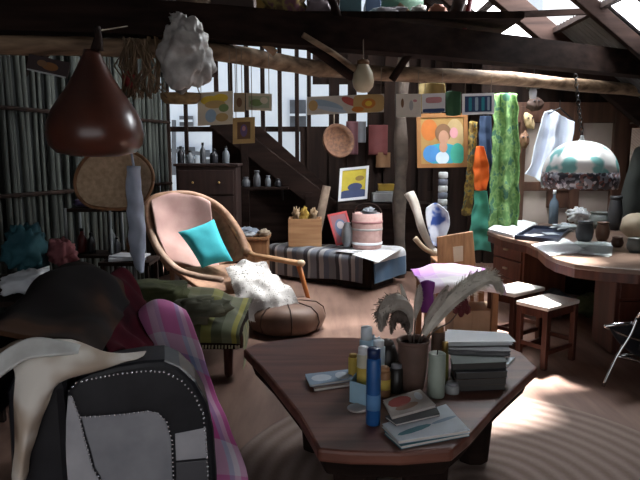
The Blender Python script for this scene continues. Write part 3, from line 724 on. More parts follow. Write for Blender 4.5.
# corner flap hanging on the right side
rows = [[(x1 + .045, ya - .04, fz), (x1 + .045, ya + .1, fz), (x1 + .045, ya + .3, fz)], [(x1 + .055, ya - .03, fz - .13), (x1 + .06, ya + .1, fz - .12), (x1 + .055, ya + .25, fz - .1)], [(x1 + .05, ya - .02, fz - .27), (x1 + .055, ya + .07, fz - .25), (x1 + .05, ya + .14, fz - .2)]]
obj('corner_flap', MB().sheet(rows, 10, 12, .015, 8, 3), OLIVE, th, smooth=True)
c_ = at(196, 310, Z=fz + .14)
single('bolster', 'folded grey-green blanket bundled on the daybed throw', 'blanket', MB().blob(c_, (.26, .15, .09), .5, 2.5, 3, Rm=Matrix.Rotation(R(20), 3, 'Z')), mat('grey_green_cloth', (.17, .17, .12), (.09, .09, .06), .9, 6), smooth=True)
c_ = at(152, 292, Z=fz + .17)
single('cushion', 'flat olive cushion at the back left of the daybed', 'cushion', MB().blob(c_, (.3, .22, .08), .3, 2.5, 8, e=.7), mat('olive_cushion', (.11, .12, .05), (.05, .055, .03), .9, 6), smooth=True)

# ================================================================== CANE LOUNGE CHAIR
PINK = mat('pink_cloth', (.62, .40, .36), (.50, .30, .27), .9, 5); CANE = mat('cane', (.44, .25, .15), (.26, .135, .08), .6, 16, bump=.3)
chb = at(215, 335, Z=0)
lc = thing('lounge_chair', 'reclining cane lounge chair with long wooden arms and a pink cloth back', 'chair', (-.95, 5.6, 0))
def q(x, y, Y): return at(x, y, Y=Y)
# back: curved cane shell
rows = [[q(149, 203, 5.75), q(165, 198, 5.85), q(190, 197, 5.95), q(212, 205, 5.98), q(224, 217, 5.95)],
        [q(149, 222, 5.65), q(168, 220, 5.85), q(195, 220, 5.95), q(218, 224, 5.95), q(232, 230, 5.85)],
        [q(156, 244, 5.55), q(178, 246, 5.75), q(205, 245, 5.85), q(226, 246, 5.85), q(241, 247, 5.72)],
        [q(170, 262, 5.45), q(190, 268, 5.55), q(212, 268, 5.62), q(232, 262, 5.7), q(245, 258, 5.6)]]
obj('backrest', MB().sheet(rows, 26, 24), CANE, lc, solid=.03, smooth=True)
obj('back_frame', MB().tube(smoothpath([q(171, 268, 5.43), q(157, 246, 5.53), q(148, 222, 5.62), q(149, 203, 5.72), q(164, 196, 5.82), q(190, 195, 5.93), q(212, 203, 5.96), q(227, 216, 5.92), q(240, 235, 5.8), q(247, 254, 5.62)], 40), .042, 9), CANE, lc, smooth=True)
# pink cloth part draped over the backrest (top-level cloth)
rows = [[q(152, 206, 5.85), q(168, 201, 5.95), q(188, 200, 6.05), q(208, 206, 6.05)],
        [q(151, 200, 5.70), q(168, 194, 5.8), q(190, 193, 5.9), q(210, 202, 5.92)],
        [q(154, 220, 5.58), q(172, 218, 5.75), q(194, 217, 5.86), q(212, 218, 5.86)],
        [q(160, 240, 5.5), q(178, 242, 5.66), q(196, 244, 5.75), q(213, 242, 5.76)],
        [q(170, 262, 5.38), q(188, 265, 5.48), q(204, 270, 5.46), q(222, 274, 5.42)]]
single('pink_cloth', 'pale pink cloth hung over the back of the cane lounge chair', 'cloth', MB().sheet(rows, 24, 28, .015, 6, 4), PINK, solid=.008, smooth=True)
# seat with front rail
sz = .40
S = [q(172, 268, 5.4), q(248, 262, 5.6), q(286, 286, 5.35), q(205, 292, 5.05)]
obj('seat', MB().extrude([S[0], S[1], S[2], S[3]], (0, 0, -.04)), CANE, lc, bev=.01)
obj('armrest', MB().tube(smoothpath([q(233, 228, 5.85), q(246, 244, 5.72), q(252, 254, 5.62), q(275, 259, 5.52), q(303, 264, 5.42)], 20), [.035] * 12 + [.042] * 6 + [.045] * 3, 9, flat=.6), TANWOOD, lc, smooth=True)
obj('armrest', MB().tube(smoothpath([q(150, 226, 5.6), q(158, 248, 5.45), q(176, 268, 5.3), q(198, 276, 5.1), q(222, 280, 4.98)], 20), [.033] * 21, 9, flat=.7), mat('pale_cane', (.46, .32, .24), (.33, .21, .15), .6, 12), lc, smooth=True)
lt = q(299, 266, 5.42); lf = at(313, 311, Z=0)
obj('leg', MB().tube([lt, (lf.x, 5.52, .002)], [.026, .017], 9), ORANGEWOOD, lc, smooth=True)
for a_ in ((205, 292, 5.05), (172, 268, 5.45), (247, 262, 5.62)):
    p = q(*a_); obj('leg', MB().tube([p, (p.x, p.y, .002)], [.024, .018], 9), CANE, lc, smooth=True)
# cream end on the far arm
pe = q(301, 263, 5.42); obj('arm_end', MB().blob(pe, (.04, .04, .03), nu=14, nv=8), flat('cream_wood', (.62, .48, .33)), lc, smooth=True)
# turquoise cushion
TURQ = mat('turquoise_cotton', (.05, .50, .56), (.03, .38, .45), .8, 5)
def pillow(P, T, n=18):
    P = [V(p) for p in P]; N = (P[1] - P[0]).cross(P[3] - P[0]).normalized(); m_ = MB()
    for sg in (1, -1):
        vs = []
        for j in range(n + 1):
            for i in range(n + 1):
                u, v = i / n, j / n; a_, b_ = 2 * u - 1, 2 * v - 1
                pin = 1 - .07 * (1 - a_ * a_) * (b_ * b_) - .07 * (1 - b_ * b_) * (a_ * a_)
                c = (P[0] + P[1] + P[2] + P[3]) / 4
                p = c + ((P[0] * (1 - u) + P[1] * u) * (1 - v) + (P[3] * (1 - u) + P[2] * u) * v - c) * pin
                k = max(0, (1 - a_ ** 4) * (1 - b_ ** 4)) ** .6
                vs.append(p + N * sg * T * (k + .05 * noise.noise(p * 14) * k))
        m_.add(vs, [tuple((j * (n + 1) + i, j * (n + 1) + i + 1, (j + 1) * (n + 1) + i + 1, (j + 1) * (n + 1) + i)[::sg]) for j in range(n) for i in range(n)])
    return m_
single('cushion', 'bright turquoise cushion leaning in the cane lounge chair', 'cushion', pillow([q(178, 232, 5.50), q(214, 219, 5.62), q(233, 261, 5.42), q(202, 268, 5.30)], .07), TURQ, smooth=True)
# white fleece
FUR = mat('white_fleece', (.80, .78, .76), (.70, .68, .66), .95, 18, bump=.2)
rows = [[q(226, 268, 5.30), q(238, 263, 5.36), q(252, 262, 5.40), q(266, 263, 5.40)],
        [q(231, 280, 5.10), q(246, 276, 5.12), q(262, 274, 5.18), q(276, 275, 5.24)],
        [q(236, 299, 4.95), q(254, 296, 4.94), q(273, 294, 4.96), q(294, 293, 5.04)],
        [q(243, 318, 4.86), q(260, 323, 4.84), q(281, 321, 4.86), q(303, 314, 4.92)]]
mb = MB().sheet(rows, 30, 30, .05, 9, 3); base = list(mb.v); rnd = random.Random(3)
for k in range(1500):
    p = rnd.choice(base); d = V((rnd.gauss(0, .5), -abs(rnd.gauss(.6, .3)), rnd.gauss(-.3, .5))) * .022
    w_ = V((.004, 0, .002)); mb.add([p - w_, p + w_, p + d], [(0, 1, 2)])
single('fleece', 'fluffy white fleece falling off the front of the lounge chair seat', 'fleece', mb, FUR, smooth=True)
# leather pouf
pc = at(284, 338, Z=0); pc.y += .28
ptop = at(284, 308, Y=pc.y).z
pf = thing('pouf', 'round brown leather pouf on the floor in front of the lounge chair', 'pouf', (pc.x, pc.y, 0))
POUFM = mat('brown_leather', (.20, .115, .08), (.12, .068, .05), .5, 5)
obj('body', MB().lathe([(0, .001), (.26, .002), (.32, .04), (.345, .11), (.33, .18), (.27, .225), (.14, .245), (0, .25)], (pc.x, pc.y, 0), 32, wob=.04), POUFM, pf, smooth=True)
mb = MB()
for k in range(8):
    a_ = k * math.pi / 4 + .2; mb.tube([(pc.x + math.cos(a_) * r_, pc.y + math.sin(a_) * r_, z_) for r_, z_ in ((.03, .25), (.15, .247), (.27, .228), (.333, .18), (.35, .11), (.323, .04))], .006, 6)
obj('seam_piping', mb, flat('dark_piping', (.07, .04, .03)), pf, smooth=True)

# ================================================================== TRUNK WITH STRIPED CLOTH
A = at(372, 292, Z=0); A.y -= 0; Bp = at(262, 262, Z=0); Bp = V((-.62, 7.35, 0)); Cp = at(416, 276, Z=0); A = V((A.x, A.y, 0))
e1, e2 = (Bp - A), None
e2d = V((e1.y, -e1.x, 0)).normalized()
if e2d.y < 0: e2d = -e2d
wT = .5; Cp = A + e2d * wT; Dp = Bp + e2d * wT
zT = at(371, 257, Y=A.y).z
tr = thing('trunk', 'long wooden trunk under a striped cloth at the back of the room', 'trunk', ((A + Dp) / 2), )
ctr = (A + Bp + Cp + Dp) / 4
obj('body', MB().prism([(ctr.x + (p.x - ctr.x) * .985, ctr.y + (p.y - ctr.y) * .97) for p in (A, Bp, Dp, Cp)], .02, zT - .05), DARKWOOD, tr)
obj('lid', MB().prism([(p.x, p.y) for p in (A, Bp, Dp, Cp)], zT - .05, zT - .012), DARKWOOD, tr)
STRIPE = bands('grey_stripe', [(0, (.16, .17, .19)), (.22, (.035, .035, .045)), (.34, (.42, .42, .42)), (.42, (.20, .22, .26)), (.62, (.05, .05, .06)), (.70, (.34, .33, .33)), (.84, (.10, .12, .16))], None, 3.2)
u1 = -e1.normalized(); off = -e2d * .012
def TP(s, w_, z): return Bp + (A - Bp) * s + e2d * w_ + V((0, 0, z))
rows = [[TP(s, wT * .9, zT) for s in (0, .33, .66, .93)], [TP(s, .3, zT + .005) for s in (0, .33, .66, .93)], [TP(s, -.012, zT) for s in (0, .33, .66, .93)],
        [TP(s, -.03, zT * .6) for s in (0, .33, .66, .93)], [TP(s, -.035, .05 + .04 * (s > .5)) for s in (0, .33, .66, .93)]]
single('striped_cloth', 'grey and black striped cloth over the front of the long trunk', 'cloth', MB().sheet(rows, 44, 24, .02, 5, 8), STRIPE, solid=.006, smooth=True)
# white runner with blue border over its right end
RUN = bands('runner', [(0, (.62, .62, .64)), (.55, (.62, .62, .64)), (.56, (.50, .52, .55)), (.64, (.03, .09, .17)), (.95, (.05, .12, .2))], None, 1.0)
def TE(w_, d, z): return A + e2d * w_ + (A - Bp).normalized() * d + V((0, 0, z))
rows = [[TE(w_, -.48, zT + .018), TE(w_, -.24, zT + .02), TE(w_, .012, zT + .012), TE(w_, .04, zT * .62), TE(w_, .045, .10)] for w_ in (-.03, .22, .45, .70)]
single('runner_cloth', 'white cloth with a dark blue end hanging over the right end of the trunk', 'cloth', MB().sheet(rows, 30, 20, .012, 6, 5), RUN, solid=.006, smooth=True)
# things on the trunk
def ontr(px, py): return at(px, py, Z=zT + .022)
bc = TP(.27, .2, 0)
bw = 33 * bc.y / F
bl = thing('wooden_box', 'wooden box with yellow bundles sticking out, on the left of the trunk', 'box', (bc.x, bc.y, zT + .012))
bh = at(306, 218, Y=bc.y).z - zT - .012
z0 = zT + .014
obj('front_panel', MB().box((bc.x, bc.y - .13, z0 + bh / 2), (bw, .015, bh)), TANWOOD, bl, bev=.003); obj('back_panel', MB().box((bc.x, bc.y + .13, z0 + bh / 2), (bw, .015, bh)), TANWOOD, bl)
for s in (-1, 1): obj('side_panel', MB().box((bc.x + s * (bw / 2 - .008), bc.y, z0 + bh / 2), (.015, .244, bh)), TANWOOD, bl)
obj('base', MB().box((bc.x, bc.y, z0 + .008), (bw - .03, .24, .014)), TANWOOD, bl)
YELC = mat('yellow_straw', (.50, .33, .06), (.30, .17, .04), .9, 14); TANC = mat('tan_straw', (.45, .32, .2), (.28, .18, .1), .9, 14)
for k, (dx, m_, r_, lb) in enumerate(((-.11, TANC, .06, 'tan straw bundle at the left in the wooden box on the trunk'), (-.01, YELC, .075, 'yellow bundle in the middle of the wooden box on the trunk'), (.10, TANC, .06, 'tan straw bundle at the right in the wooden box on the trunk'))):
    single('bundle', lb, 'bundle', MB().blob((bc.x + dx, bc.y, z0 + bh + .02), (r_, .08, .12), .6, 3, k, nu=20, nv=14), m_, smooth=True)
# leaning red-edged picture
def slab4(name, label, cat, P, th_, frame, inner, fw=.12, patches=(), group=None):
    """a framed flat thing from four corners (top-left, top-right, bottom-right, bottom-left)"""
    P = [V(p) for p in P]; U, W = P[1] - P[0], P[3] - P[0]; N = U.cross(W).normalized()
    if N.y > 0: N = -N   # towards the camera
    t = thing(name, label, cat, (P[2] + P[3]) / 2, group=group)
    def g(u, v, d=0): return P[0] + U * u + W * v + N * d
    fv = fw * U.length / W.length
    m_ = MB()
    for a_, b_, c_, d_ in (((0, 0), (1, 0), (1, fv), (0, fv)), ((0, 1 - fv), (1, 1 - fv), (1, 1), (0, 1)), ((0, fv), (fw, fv), (fw, 1 - fv), (0, 1 - fv)), ((1 - fw, fv), (1, fv), (1, 1 - fv), (1 - fw, 1 - fv))):
        m_.extrude([g(*a_), g(*b_), g(*c_), g(*d_)], N * th_)
    if frame is not None: obj('frame', m_, frame, t, bev=.002)
    m_ = MB(); ms = [inner]
    k_ = fw * .9 if frame is not None else 0; kv = fv * .9 if frame is not None else 0
    m_.extrude([g(k_, kv), g(1 - k_, kv), g(1 - k_, 1 - kv), g(k_, 1 - kv)], N * th_ * (.55 if frame is not None else 1))
    z_ = th_ * (.55 if frame is not None else 1) + .0012
    for i, pch in enumerate(patches):
        u, v, ru, rv, mm = pch[:5]; rot = pch[5] if len(pch) > 5 else 0
        ca, sa = math.cos(rot), math.sin(rot); asp = W.length / U.length
        uu = lambda x, y: P[0] + U * (u + x * ca - y * sa * asp) + W * (v + x * sa / asp + y * ca)
        n_ = 14; pw = pch[6] if len(pch) > 6 else 1
        vs = []
        for k in range(n_ * 2):
            a_ = math.pi * k / n_; cx_, sx_ = math.cos(a_), math.sin(a_)
            vs.append(uu(ru * math.copysign(abs(cx_) ** pw, cx_), rv * math.copysign(abs(sx_) ** pw, sx_)) + N * (z_ + .0006 * i))
        m_.add(vs, [tuple(range(len(vs)))], mi=len(ms)); ms.append(mm)
    obj('canvas', m_, ms, t)
    return t
RED = flat('red_card', (.50, .06, .06)); 
yb_ = 7.05
slab4('picture', 'red-edged picture leaning beside the wooden box on the trunk', 'picture', [at(327, 215, Y=yb_ + .12), at(346, 211, Y=yb_ + .22), at(353, 244, Y=yb_ + .05), at(336, 246, Y=yb_)], .015, RED, flat('picture_pink', (.26, .10, .12)), .1, [(.5, .5, .3, .3, flat('picture_blue', (.10, .13, .22))), (.5, .4, .18, .12, flat('picture_grey', (.4, .35, .36)))])
c_ = ontr(347, 248)
c_ = V((c_.x, 6.98, zT + .025))
single('grey_urn', 'small grey urn between the red picture and the pink drum', 'urn', MB().lathe([(0, 0), (.04, .005), (.075, .07), (.085, .15), (.07, .23), (.045, .28), (.05, .30), (.03, .30), (.03, .25)], c_, 20, sx=.8), flat('grey_glaze', (.20, .21, .22), .35), smooth=True)
dc = at(368, 250, Z=zT + .025); dcy = dc.y + .16; dr = 15.5 * dc.y / F
dh = at(368, 213, Y=dcy).z - zT - .025
dm = thing('basket', 'pink and white banded drum-shaped basket on the trunk', 'basket', (dc.x, dcy, zT + .026))
PKB = mat('basket_pink', (.58, .38, .34), (.48, .29, .26), .85, 20); 
obj('body', MB().lathe([(0, 0), (dr * .93, 0), (dr * .98, .03), (dr, dh * .3), (dr * 1.02, dh * .6), (dr * .98, dh), (dr * .9, dh), (dr * .88, dh * .5), (0, dh * .45)], (dc.x, dcy, zT + .026), 28), PKB, dm, smooth=True)
for f_, c3 in ((.12, WHITE), (.52, flat('grey_band', (.5, .48, .47))), (.72, MAGR)):
    obj('band', MB().lathe([(dr * 1.0, dh * f_), (dr * 1.035, dh * f_ + .006), (dr * 1.035, dh * f_ + .025), (dr * 1.0, dh * f_ + .03)], (dc.x, dcy, zT + .026), 28), c3 if f_ != .72 else flat('rose_band', (.42, .2, .2)), dm, smooth=True)
obj('handle', MB().tube([(dc.x + math.cos(a_) * dr * .9, dcy, zT + .026 + dh + math.sin(a_) * .11) for a_ in [math.pi * k / 14 for k in range(15)]], .012, 8), DARKWOOD, dm, smooth=True)
single('crumpled_newspaper', 'grey and white paper stuffed in the top of the drum basket', 'paper', MB().blob((dc.x + .01, dcy - .02, zT + .026 + dh + .005), (dr * .72, dr * .7, .07), .7, 3, 12, nu=20, nv=14), flat('newsprint', (.36, .38, .42)), smooth=True)
PW = [at(352, 254, Z=zT + .03), at(378, 262, Z=zT + .03), at(402, 248, Z=zT + .03), at(378, 246, Z=zT + .03)]
single('paper_sheet', 'white sheet of paper under the drum basket', 'paper', MB().prism([(p.x, p.y) for p in PW], zT + .0235, zT + .0255), WHITE)

# ================================================================== BACK CLUTTER
# low cabinet with white tv-like box
CBY = 7.9
p = at(364, 205, Y=CBY)
cbz = at(364, 202, Y=CBY).z
cb = thing('cabinet', 'dark wooden cabinet against the back boards behind the trunk', 'cabinet', (p.x, CBY, 0))
cw = 92 * CBY / F; p.x += .2
obj('body', MB().box((p.x + .05, CBY, cbz / 2), (cw, .5, cbz - .01)), DARKWOOD, cb, bev=.008)
for s in (-1, 0, 1):
    dd = obj('door', MB().box((p.x + .05 + s * cw / 3.1, CBY - .26, cbz / 2), (cw / 3.3, .02, cbz - .12)), BLACKWOOD, cb, bev=.004)
    obj('knob', MB().blob((p.x + .05 + s * cw / 3.1 + .14, CBY - .285, cbz * .6), (.014, .014, .014), nu=10, nv=8), BRASS, dd, smooth=True)
YPIC = flat('picture_yellow', (.62, .50, .05)); NAVY = flat('picture_navy', (.05, .07, .16))
Yt = CBY - .1
slab4('picture', 'yellow and navy picture in a white frame standing on the dark cabinet', 'picture', [at(340, 169, Y=Yt + .08), at(369, 166, Y=Yt + .08), at(371, 201, Y=Yt - .02), at(338, 202, Y=Yt - .02)], .03, WHITE, YPIC, .09, [(.5, .82, .42, .14, NAVY, 0, .4), (.55, .6, .25, .12, NAVY), (.7, .35, .15, .08, flat('picture_brown', (.3, .2, .05)))])
pa, pb = at(372, 202, Y=Yt), at(397, 202, Y=Yt)
single('tray', 'pale grey tray standing right of the yellow picture', 'tray', MB().box(((pa.x + pb.x) / 2, Yt, cbz + .07), (pb.x - pa.x, .2, .12)).box(((pa.x + pb.x) / 2, Yt - .02, cbz + .14), (pb.x - pa.x - .1, .15, .02)), flat('grey_tray', (.36, .38, .40)), bev=.01)
pa = at(386, 185, Y=Yt); zc = cbz + .155
single('brass_box', 'small yellow box on top of the pale grey tray', 'box', MB().box((pa.x, Yt, zc + .04), (.2, .12, .075)).box((pa.x, Yt, zc + .082), (.21, .13, .012)), flat('mustard', (.42, .28, .04)), bev=.004)
# dark staircase going up to the left behind the lounge chair
st = thing('staircase', 'dark wooden staircase slanting down to the right before the slatted wall', 'staircase', (-.2, 7.75, 0))
s0, s1 = at(212, 118, Y=7.7), at(332, 212, Y=7.7)
for k, yy in enumerate((7.95, 8.18)):
    a_, b_ = s0.copy(), s1.copy(); a_.y = b_.y = yy
    obj('stringer', MB().bar(a_, b_, .05, .24, up=(0, 0, 1)), BLACKWOOD, st)
for k in range(7):
    p = lerp(s0, s1, (k + .5) / 7); obj('tread', MB().box((p.x, 8.06, p.z + .02), (.26, .24, .04)), DARKWOOD, st)
pr = lerp(s0, s1, .25); pr2 = lerp(s0, s1, .8)
obj('post', MB().box((pr2.x, 7.95, pr2.z / 2), (.09, .09, pr2.z)), BLACKWOOD, st); obj('post', MB().box((pr.x, 7.95, pr.z / 2), (.09, .09, pr.z)), BLACKWOOD, st)
obj('side_boards', MB().extrude([at(232, 120, Y=8.2), at(262, 128, Y=8.2), at(332, 190, Y=8.2), at(332, 240, Y=8.2), at(212, 240, Y=8.2), at(212, 112, Y=8.2)], (0, .03, 0)), BLACKWOOD, st)
# dark high chest left behind the chair
cx0, cx1 = at(177, 200, Y=6.9), at(236, 165, Y=6.9)
ch = thing('dresser', 'dark brown dresser standing behind the cane lounge chair', 'dresser', ((cx0.x + cx1.x) / 2, 7.1, 0))
DRK = wood('dresser_wood', (.035, .017, .013), (.016, .008, .007), .6, 'z', 6)
hh = cx1.z
obj('body', MB().box(((cx0.x + cx1.x) / 2, 7.1, hh / 2), (cx1.x - cx0.x, .42, hh - .03)), DRK, ch, bev=.006); obj('top', MB().box(((cx0.x + cx1.x) / 2, 7.1, hh), (cx1.x - cx0.x + .05, .46, .03)), DRK, ch, bev=.006)
for k in range(4):
    zz_ = .15 + (hh - .2) * (k + .5) / 4
    d_ = obj('drawer', MB().box(((cx0.x + cx1.x) / 2, 6.885, zz_), (cx1.x - cx0.x - .06, .02, (hh - .2) / 4 - .02)), DRK, ch, bev=.004)
    for s in (-.15, .15): obj('knob', MB().blob(((cx0.x + cx1.x) / 2 + s, 6.865, zz_), (.014, .014, .014), nu=8, nv=6), BRASS, d_, smooth=True)
JAR = flat('grey_jar', (.09, .095, .105), .35); JAR2 = flat('pale_jar', (.17, .19, .21), .3); JAR3 = flat('black_bottle', (.03, .03, .035), .25)
def bottle(name, label, cat, c, r, h, m_, capm=None, neck=.35, group=None):
    t = thing(name, label, cat, c, group=group)
    obj('body', MB().lathe([(0, .001), (r * .9, .001), (r, .008), (r, h * .55), (r * .85, h * .66), (r * neck, h * .78), (r * neck, h * .92)], c, 16), m_, t, smooth=True)
    obj('cap', MB().lathe([(r * neck * 1.2, h * .88), (r * neck * 1.2, h), (0, h)], c, 14), capm or BLACKIRON, t, smooth=True)
    return t
for px, r, h, m_, lb in ((181, .04, .2, JAR3, 'black bottle at the left end on the dark dresser'), (190, .05, .15, JAR2, 'pale squat jar second from the left on the dark dresser'), (203, .035, .24, JAR, 'tall grey bottle in the middle of the dark dresser'), (214, .05, .17, JAR3, 'dark jar right of the tall grey bottle on the dresser'), (226, .04, .2, JAR2, 'pale bottle at the right end on the dark dresser')):
    p = at(px, 160, Y=7.05); bottle('bottle', lb, 'bottle', (p.x, 7.05, hh + .016), r, h, m_, group='bottles on the dark dresser')
# low chest with cloths between lounge chair and trunk
lx0, lx1 = at(242, 250, Y=7.0), at(276, 250, Y=7.0)
lz = at(250, 240, Y=6.85).z
cs = thing('chest', 'tan wooden chest behind the arm of the lounge chair', 'chest', ((lx0.x + lx1.x) / 2, 7.12, 0))
obj('body', MB().box(((lx0.x + lx1.x) / 2 - .05, 7.12, lz / 2), (lx1.x - lx0.x - .1, .36, lz - .02)), MIDWOOD, cs, bev=.01); obj('lid', MB().box(((lx0.x + lx1.x) / 2 - .05, 7.12, lz), (lx1.x - lx0.x - .06, .4, .04)), MIDWOOD, cs, bev=.01)
for k, (px, py, rr, m_, nm, lb) in enumerate(((246, 216, (.18, .13, .06), flat('bluegrey_cloth', (.22, .25, .30)), 'folded_cloth', 'blue-grey cloth heaped on the tan chest'), (264, 224, (.09, .1, .05), flat('beige_cloth', (.38, .30, .22)), 'folded_cloth', 'beige cloth heaped at the right end of the tan chest'), (248, 228, (.1, .06, .035), flat('white_cloth', (.5, .52, .55)), 'folded_cloth', 'small white cloth lying in front of the blue-grey heap'))):
    c_ = at(px, py, Y=7.02 + .05 * (k == 0) - .05 * (k == 2)); c_.z = lz + .02 + rr[2] * .85
    single(nm, lb, 'cloth', MB().blob(c_, rr, .5, 2.5, k + 20, nu=22, nv=14), m_, smooth=True)
# grey bric-a-brac on a stair tread level shelf
shp = at(258, 188, Y=7.4)
shl = thing('wall_shelf', 'dark shelf of grey bric-a-brac on the side of the staircase', 'shelf', shp)
obj('board', MB().box((shp.x, 7.4, shp.z), (.75, .2, .03)), BLACKWOOD, shl)
for s in (-.3, .3): obj('bracket', MB().bar((shp.x + s, 7.49, shp.z - .15), (shp.x + s, 7.32, shp.z - .015), .02, .02).box((shp.x + s, 7.49, shp.z - .08), (.02, .02, .15)), BLACKIRON, shl)
for px, r, h, m_, lb in ((237, .04, .18, JAR2, 'pale jug at the left end of the stair shelf'), (246, .05, .12, JAR, 'squat grey pot second from left on the stair shelf'), (257, .045, .2, JAR, 'taller grey pot in the middle of the stair shelf'), (268, .035, .14, JAR2, 'small pale pot fourth along the stair shelf'), (278, .04, .1, JAR3, 'black pot at the right end of the stair shelf')):
    p = at(px, 180, Y=7.38); bottle('pot', lb, 'pot', (p.x, 7.38, shp.z + .016), r, h, m_, m_, .6, 'bric-a-brac on the stair shelf')
# leaning log by the trunk
single('timber_offcut', 'short pale-topped timber log leaning behind the wooden box', 'log', MB().tube([at(313, 250, Y=7.6), at(327, 186, Y=7.62)], [.06, .055], 10, jit=.2), mat('grey_timber', (.30, .22, .16), (.18, .12, .09), .8, 8), smooth=True)
# knobbly post in front of the boards
ppx = at(400, 200, Y=7.3)
struct('trim_80', MB().tube([(ppx.x + .01 * math.sin(k * 1.3), 7.3, .0 + k * .24) for k in range(13)], [.075 + .012 * math.sin(k * 2.1) for k in range(13)], 12, jit=.2), mat('bark', (.10, .075, .06), (.05, .038, .03), .9, 9, bump=.4), smooth=True)

# ================================================================== STOOLS
stool_px = [at(518, 301, Z=.46), at(545, 309, Z=.46), at(580, 300, Z=.46), at(549, 291, Z=.46)]
sc_ = sum(stool_px, V()) / 4; srz = math.atan2(stool_px[2].y - stool_px[1].y, stool_px[2].x - stool_px[1].x)
sa_, sb_ = (stool_px[2] - stool_px[1]).length, (stool_px[1] - stool_px[0]).length
sw, sdp = max(.28, min(sa_, .4)), max(.26, min(sb_, .4))
WTOP = mat('white_stool_top', (.80, .76, .72), (.70, .66, .62), .6, 4)
s_ = thing('stool', 'nearer brown wooden stool with a pale square top', 'stool', (sc_.x, sc_.y, 0), srz, 'pale-topped stools by the desk')
obj('seat', MB().box((0, 0, .445), (sw, sdp, .03)), WTOP, s_, local=True, bev=.008)
obj('apron', MB().box((0, -sdp / 2 + .03, .40), (sw - .07, .02, .06)).box((0, sdp / 2 - .03, .40), (sw - .07, .02, .06)).box((-sw / 2 + .03, 0, .40), (.02, sdp - .07, .06)).box((sw / 2 - .03, 0, .40), (.02, sdp - .07, .06)), REDWOOD, s_, local=True)
for i in (-1, 1):
    for j in (-1, 1):
        obj('leg', MB().box((i * (sw / 2 - .025), j * (sdp / 2 - .025), .216), (.04, .04, .428)), REDWOOD, s_, local=True, bev=.004)
for j in (-1, 1): obj('stretcher', MB().box((0, j * (sdp / 2 - .025), .12), (sw - .08, .018, .03)), REDWOOD, s_, local=True)
for j in (-1, 1): obj('stretcher', MB().box((j * (sw / 2 - .025), 0, .16), (.018, sdp - .08, .03)), REDWOOD, s_, local=True)
c2 = at(517, 288, Z=.46)
dup(s_, (c2.x, c2.y + .02, 0), srz, 'farther brown wooden stool with a pale square top, partly behind the nearer stool')

# ================================================================== DESK
DZ = .75
dtop = [(487, 231), (500, 236), (526, 242), (538, 247), (546, 254), (556, 259), (575, 264), (600, 267), (640, 270), (700, 273), (720, 215), (640, 211), (560, 209), (505, 217)]
dp = [at(x, y, Z=DZ) for x, y in dtop]
for p in dp: p.y = min(p.y, 6.62); p.x = min(p.x, 3.4)
dp[10].y = 6.3; dp[10].x = 3.3; dp[9].x = 2.75
dcx, dcy_ = sum(p.x for p in dp) / len(dp), sum(p.y for p in dp) / len(dp)
dk = thing('desk', 'large curved mahogany desk with drawer pedestals along the right wall', 'desk', (dcx, dcy_, 0))
obj('desktop', MB().prism([(p.x, p.y) for p in dp], DZ - .035, DZ), mat('desk_top', (.20, .135, .10), (.12, .075, .055), .35, 4, (1, 1, 1), .05), dk, bev=.006)
obj('edge_band', MB().prism([(dcx + (p.x - dcx) * .985, dcy_ + (p.y - dcy_) * .985) for p in dp], DZ - .10, DZ - .036), REDWOOD, dk)
# left pedestal
pl = at(494, 236, Z=DZ - .1); pr_ = at(529, 243, Z=DZ - .1)
pl, pr_ = V((pl.x + .02, pl.y + .06, 0)), V((pr_.x - .02, pr_.y + .05, 0))
dd_ = (pr_ - pl).normalized(); nn = V((-dd_.y, dd_.x, 0))
if nn.y < 0: nn = -nn
obj('pedestal', MB().prism([(p.x, p.y) for p in (pl, pr_, pr_ + nn * .5, pl + nn * .5)], .03, DZ - .10), PEDWOOD, dk, bev=.006)
for k in range(3):
    za, zb_ = .06 + k * .195, .06 + k * .195 + .18
    f = obj('drawer', MB().extrude([pl + dd_ * .03 + V((0, 0, za)), pr_ - dd_ * .03 + V((0, 0, za)), pr_ - dd_ * .03 + V((0, 0, zb_)), pl + dd_ * .03 + V((0, 0, zb_))], -nn * .02), PEDWOOD, dk, bev=.004)
    cpt = (pl + pr_) / 2 - nn * .035 + V((0, 0, (za + zb_) / 2)); obj('handle', MB().box(cpt, (.07, .02, .02), math.atan2(dd_.y, dd_.x)), flat('pale_brass', (.6, .52, .38), .3, metal=.6), f, bev=.004)
# right pedestal
rx, ry = at(614, 274, Z=DZ - .12).x, at(614, 276, Z=DZ - .12).y
ry = min(ry, 4.6)
obj('pedestal', MB().box((rx + .36, ry + .22, (DZ - .13) / 2 + .02), (.7, .34, DZ - .14)), REDWOOD, dk, bev=.006)
for k in range(3):
    f = obj('drawer', MB().box((rx + .36, ry + .045, .14 + k * .2), (.64, .02, .18)), REDWOOD, dk, bev=.004)
    obj('handle', MB().box((rx + .36, ry + .025, .14 + k * .2), (.08, .02, .02)), BRASS, f, bev=.004)
obj('back_panel', MB().bar((pr_.x + .25, 6.45, .36), (rx + .75, 5.9, .36), .02, .6), BLACKWOOD, dk)
